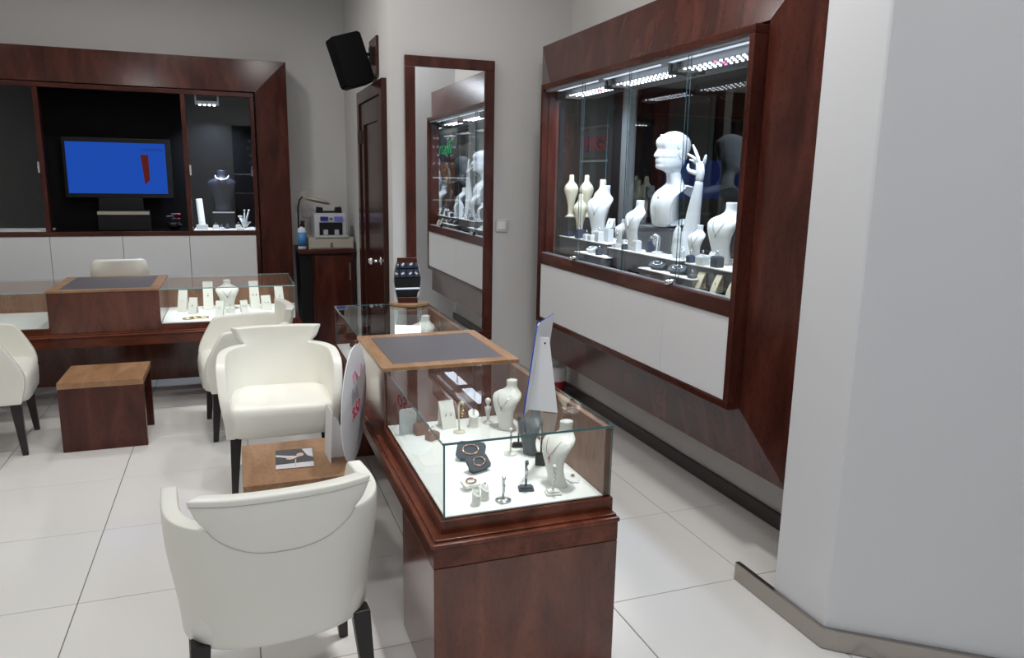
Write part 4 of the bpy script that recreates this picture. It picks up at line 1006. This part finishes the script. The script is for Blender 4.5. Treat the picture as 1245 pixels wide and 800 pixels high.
mb = MB(); mb.prism([(-.035, 0), (.035, 0), (.035, .092), (.028, .10), (-.028, .10), (-.035, .092)], -.002, .0, 'y'); obj('card_sheet', mb, 'card', t)
pane('front_sheet', (-.036, .036, -.006, -.004, 0, .095), t); pane('side_sheet', (.036, .038, -.03, .005, 0, .085), t)
small_box('brown leather block with dark ring in the back left corner', (.622, 2.645, ZD), R(10), .05, .035, .038, 'caseback', 'black')
small_box('brown wooden ring block in front of the leather block', (.648, 2.575, ZD), R(30), .045, .035, .026, 'caseback', 'silver')
# far showcase contents
bust('necklace_bust', 'white necklace bust in the far showcase, seen over the pad top', (.935, 3.94, ZD), R(-40), .205, .16, 'bust', chain='silver')
bust('necklace_bust', 'small slate bust at the right of the white bust in the far showcase', (.985, 3.79, ZD), R(-30), .17, .06, 'bust_grey')
slab_stand('white pendant slab at the left glass of the far showcase', (.585, 3.98, ZD), R(-60), .05, .06, 'bust', jewel='silver')
slab_stand('second white pendant slab at the left glass of the far showcase', (.57, 3.78, ZD), R(-70), .045, .05, 'bust', jewel='gold')
for i, (x, y) in enumerate(((.62, 4.15), (.70, 4.0), (.76, 4.18))):
    tilt_tray(['dark tray in the far left corner of the far showcase', 'dark tray in the middle of the far showcase', 'dark tray at the back of the far showcase'][i], (x, y, ZD), R(-20), .10, .06, 'black', 'gold', 25)
# desk showcase contents
SL = [((-.370, 5.66), -12, .060, .150, 'white pendant slab at the left end of the desk showcase', 'pendant'), ((-.300, 5.53), -18, .055, .115, 'curved white pendant slab second from the left in the desk showcase', 'pendant'),
      ((-.200, 5.71), 0, .066, .200, 'tall white slab with bar pendant in the desk showcase', 'pendant'), ((-.125, 5.44), -12, .052, .100, 'short white slab in front of the desk necklace bust', 'pendant'),
      ((.042, 5.52), 14, .050, .085, 'short white slab right of the desk necklace bust', 'pair'), ((.115, 5.67), 6, .064, .200, 'tall white earring slab in the desk showcase', 'pair'),
      ((.19, 5.58), 8, .065, .105, 'wide white slab beside the tall earring slab', 'pair'), ((.29, 5.72), 8, .060, .150, 'white slab toward the right end of the desk showcase', 'pendant')]
for (x, y), a, w_, h, lab, kd in SL: slab_stand(lab, (x, y, ZD), R(a), w_, h, 'bust', jewel='silver', kind=kd)
bust('necklace_bust', 'white necklace bust in the middle of the desk showcase', (-.07, 5.68, ZD), 0, .205, .175, 'bust', chain='silver', pend='dot')
small_box('low white ring box in front of the desk necklace bust', (-.055, 5.52, ZD), 0, .065, .04, .035, 'bust')
for i, (x, y) in enumerate(((-.315, 5.345), (-.275, 5.375), (-.225, 5.37))):
    t = thing('bangle', ['flat gold bangle leftmost on the desk deck', 'flat gold bangle in the middle on the desk deck', 'flat gold bangle rightmost on the desk deck'][i], 'bangle', (x, y, ZD), 0, 'gold bangles on the desk deck')
    mb = MB(); mb.torus((0, 0, .0035), .034, .003, 'z', 28, 8); obj('ring', mb, 'gold', t, smooth=True)

# ------------------------------------------------------------ corridor and shops outside the display window
t = thing('shop_front', 'dark shop front across the corridor with red letters and a pale strip light', 'shop front', (5.0, 0, 0))
obj('fascia', bx(0, .2, 9.2, 12.5, 2.28, 3.4), 'ext_grey', t); obj('sign_band', bx(.02, .2, 9.2, 12.5, 1.84, 2.28), 'ext_black', t)
obj('strip_light', bx(-.02, .02, 9.5, 11.6, 1.775, 1.80), 'pale_line', t); obj('shop_wall', bx(.05, .2, 9.2, 12.5, 0, 1.84), 'ext_black', t)
obj('blue_poster', bx(.0, .05, 11.25, 11.62, 1.1, 1.56), 'navy', t); obj('ledge', bx(-.05, .02, 9.4, 11.6, 2.25, 2.28), 'beige_metal', t)
def out_text(txt, size, y, z, mm, par, nm, sx=1, shear=0):
    M4 = Matrix(((0, 0, -1), (-1, 0, 0), (0, 1, 0))).transposed()  # placeholder
    X_ = Vector((0, -1, 0)); Y_ = Vector((0, 0, 1)); Z_ = Vector((-1, 0, 0))
    mm_ = Matrix((X_*sx, Y_, Z_)).transposed().to_4x4(); mm_.translation = (-.012, y, z)
    return flat_text(txt, size, par, mm, mm_, nm, .008, shear, -.014 if 'neon' in nm else 0)
out_text('VI', .30, 10.85, 1.93, 'sign_red', t, 'red_letters', 1.2)
out_text('MIGH', .30, 10.05, 1.93, 'sign_red', t, 'red_letters', 1.25)
obj('blue_panel', bx(0, .02, 10.42, 10.58, 1.92, 2.16), 'sign_blue', t)
mb = MB(); mb.prism([(11.22, 2.0), (11.38, 2.0), (11.42, 2.2), (11.3, 2.12), (11.2, 2.2)], -.005, .02, 'x'); obj('logo_panel', mb, 'ext_grey', t)
t = thing('shop_front', 'dark shop front with green neon script, seen only in the tall mirror', 'shop front', (5.0, 0, 0))
obj('fascia', bx(0, .2, 12.52, 16.5, 2.55, 3.4), 'ext_black', t); obj('sign_band', bx(.03, .2, 12.52, 16.5, 2.0, 2.55), 'ext_black', t)
obj('wood_wall', bx(.05, .2, 12.7, 15.6, 0.3, 1.94), 'caseback', t); obj('dark_frame', MB().box(0, .2, 15.6, 16.5, 0, 2.0).box(0, .2, 12.52, 12.7, 0, 2.0).box(-.01, .2, 12.7, 15.6, 1.94, 2.0), 'ext_black', t)
out_text('nalli', .50, 13.6, 2.08, 'neon_g', t, 'neon_lettering', 1.5, .3)
area('shop_window_light', (4.4, 14.0, 2.6), 1.5, 60, WARM, rot=(0, R(-40), 0), sy=.2)
obj('end_mirror', bx(.982, .987, .0, .333, 1.052, 2.035), 'mirror', RU)
struct('wall_corridor', MB().box(5.2, 5.3, -12, 17, 0, 3.4), 'ext_black')

t = thing('wall_display', 'dark wall case with navy jewellery cards, behind the viewer, seen in the small mirror', 'display cabinet', (.35, -2.2, 0))
obj('case_back', bx(-.3, 1.3, 0, .03, .5, 2.4), 'black', t); obj('lower_board', bx(-.3, 1.3, 0, .12, .5, 1.15), 'wood', t); obj('strip_light', bx(-.3, 1.3, .10, .13, 1.50, 1.52), 'strip', t)
obj('shelf', bx(-.3, 1.3, .0, .14, 1.15, 1.17), 'white_panel', t)
r5 = random.Random(5)
for i in range(11):
    for j in range(4):
        x = -.05+.10*i; z = 1.68+.13*j
        cd = obj('jewellery_card', bx(x, x+.085, .03, .05, z, z+.11), 'navy', t)
        mb = MB(); xx = x+.02+r5.random()*.045; mb.T = Matrix.Translation((xx, .056, z+.05)) @ Matrix.Rotation(r5.uniform(-.9, .9), 4, 'Y'); mb.box(-.022, .022, -.004, .004, -.012, .014); obj('tag', mb, 'bust_w' if r5.random() < .6 else 'cream', cd)
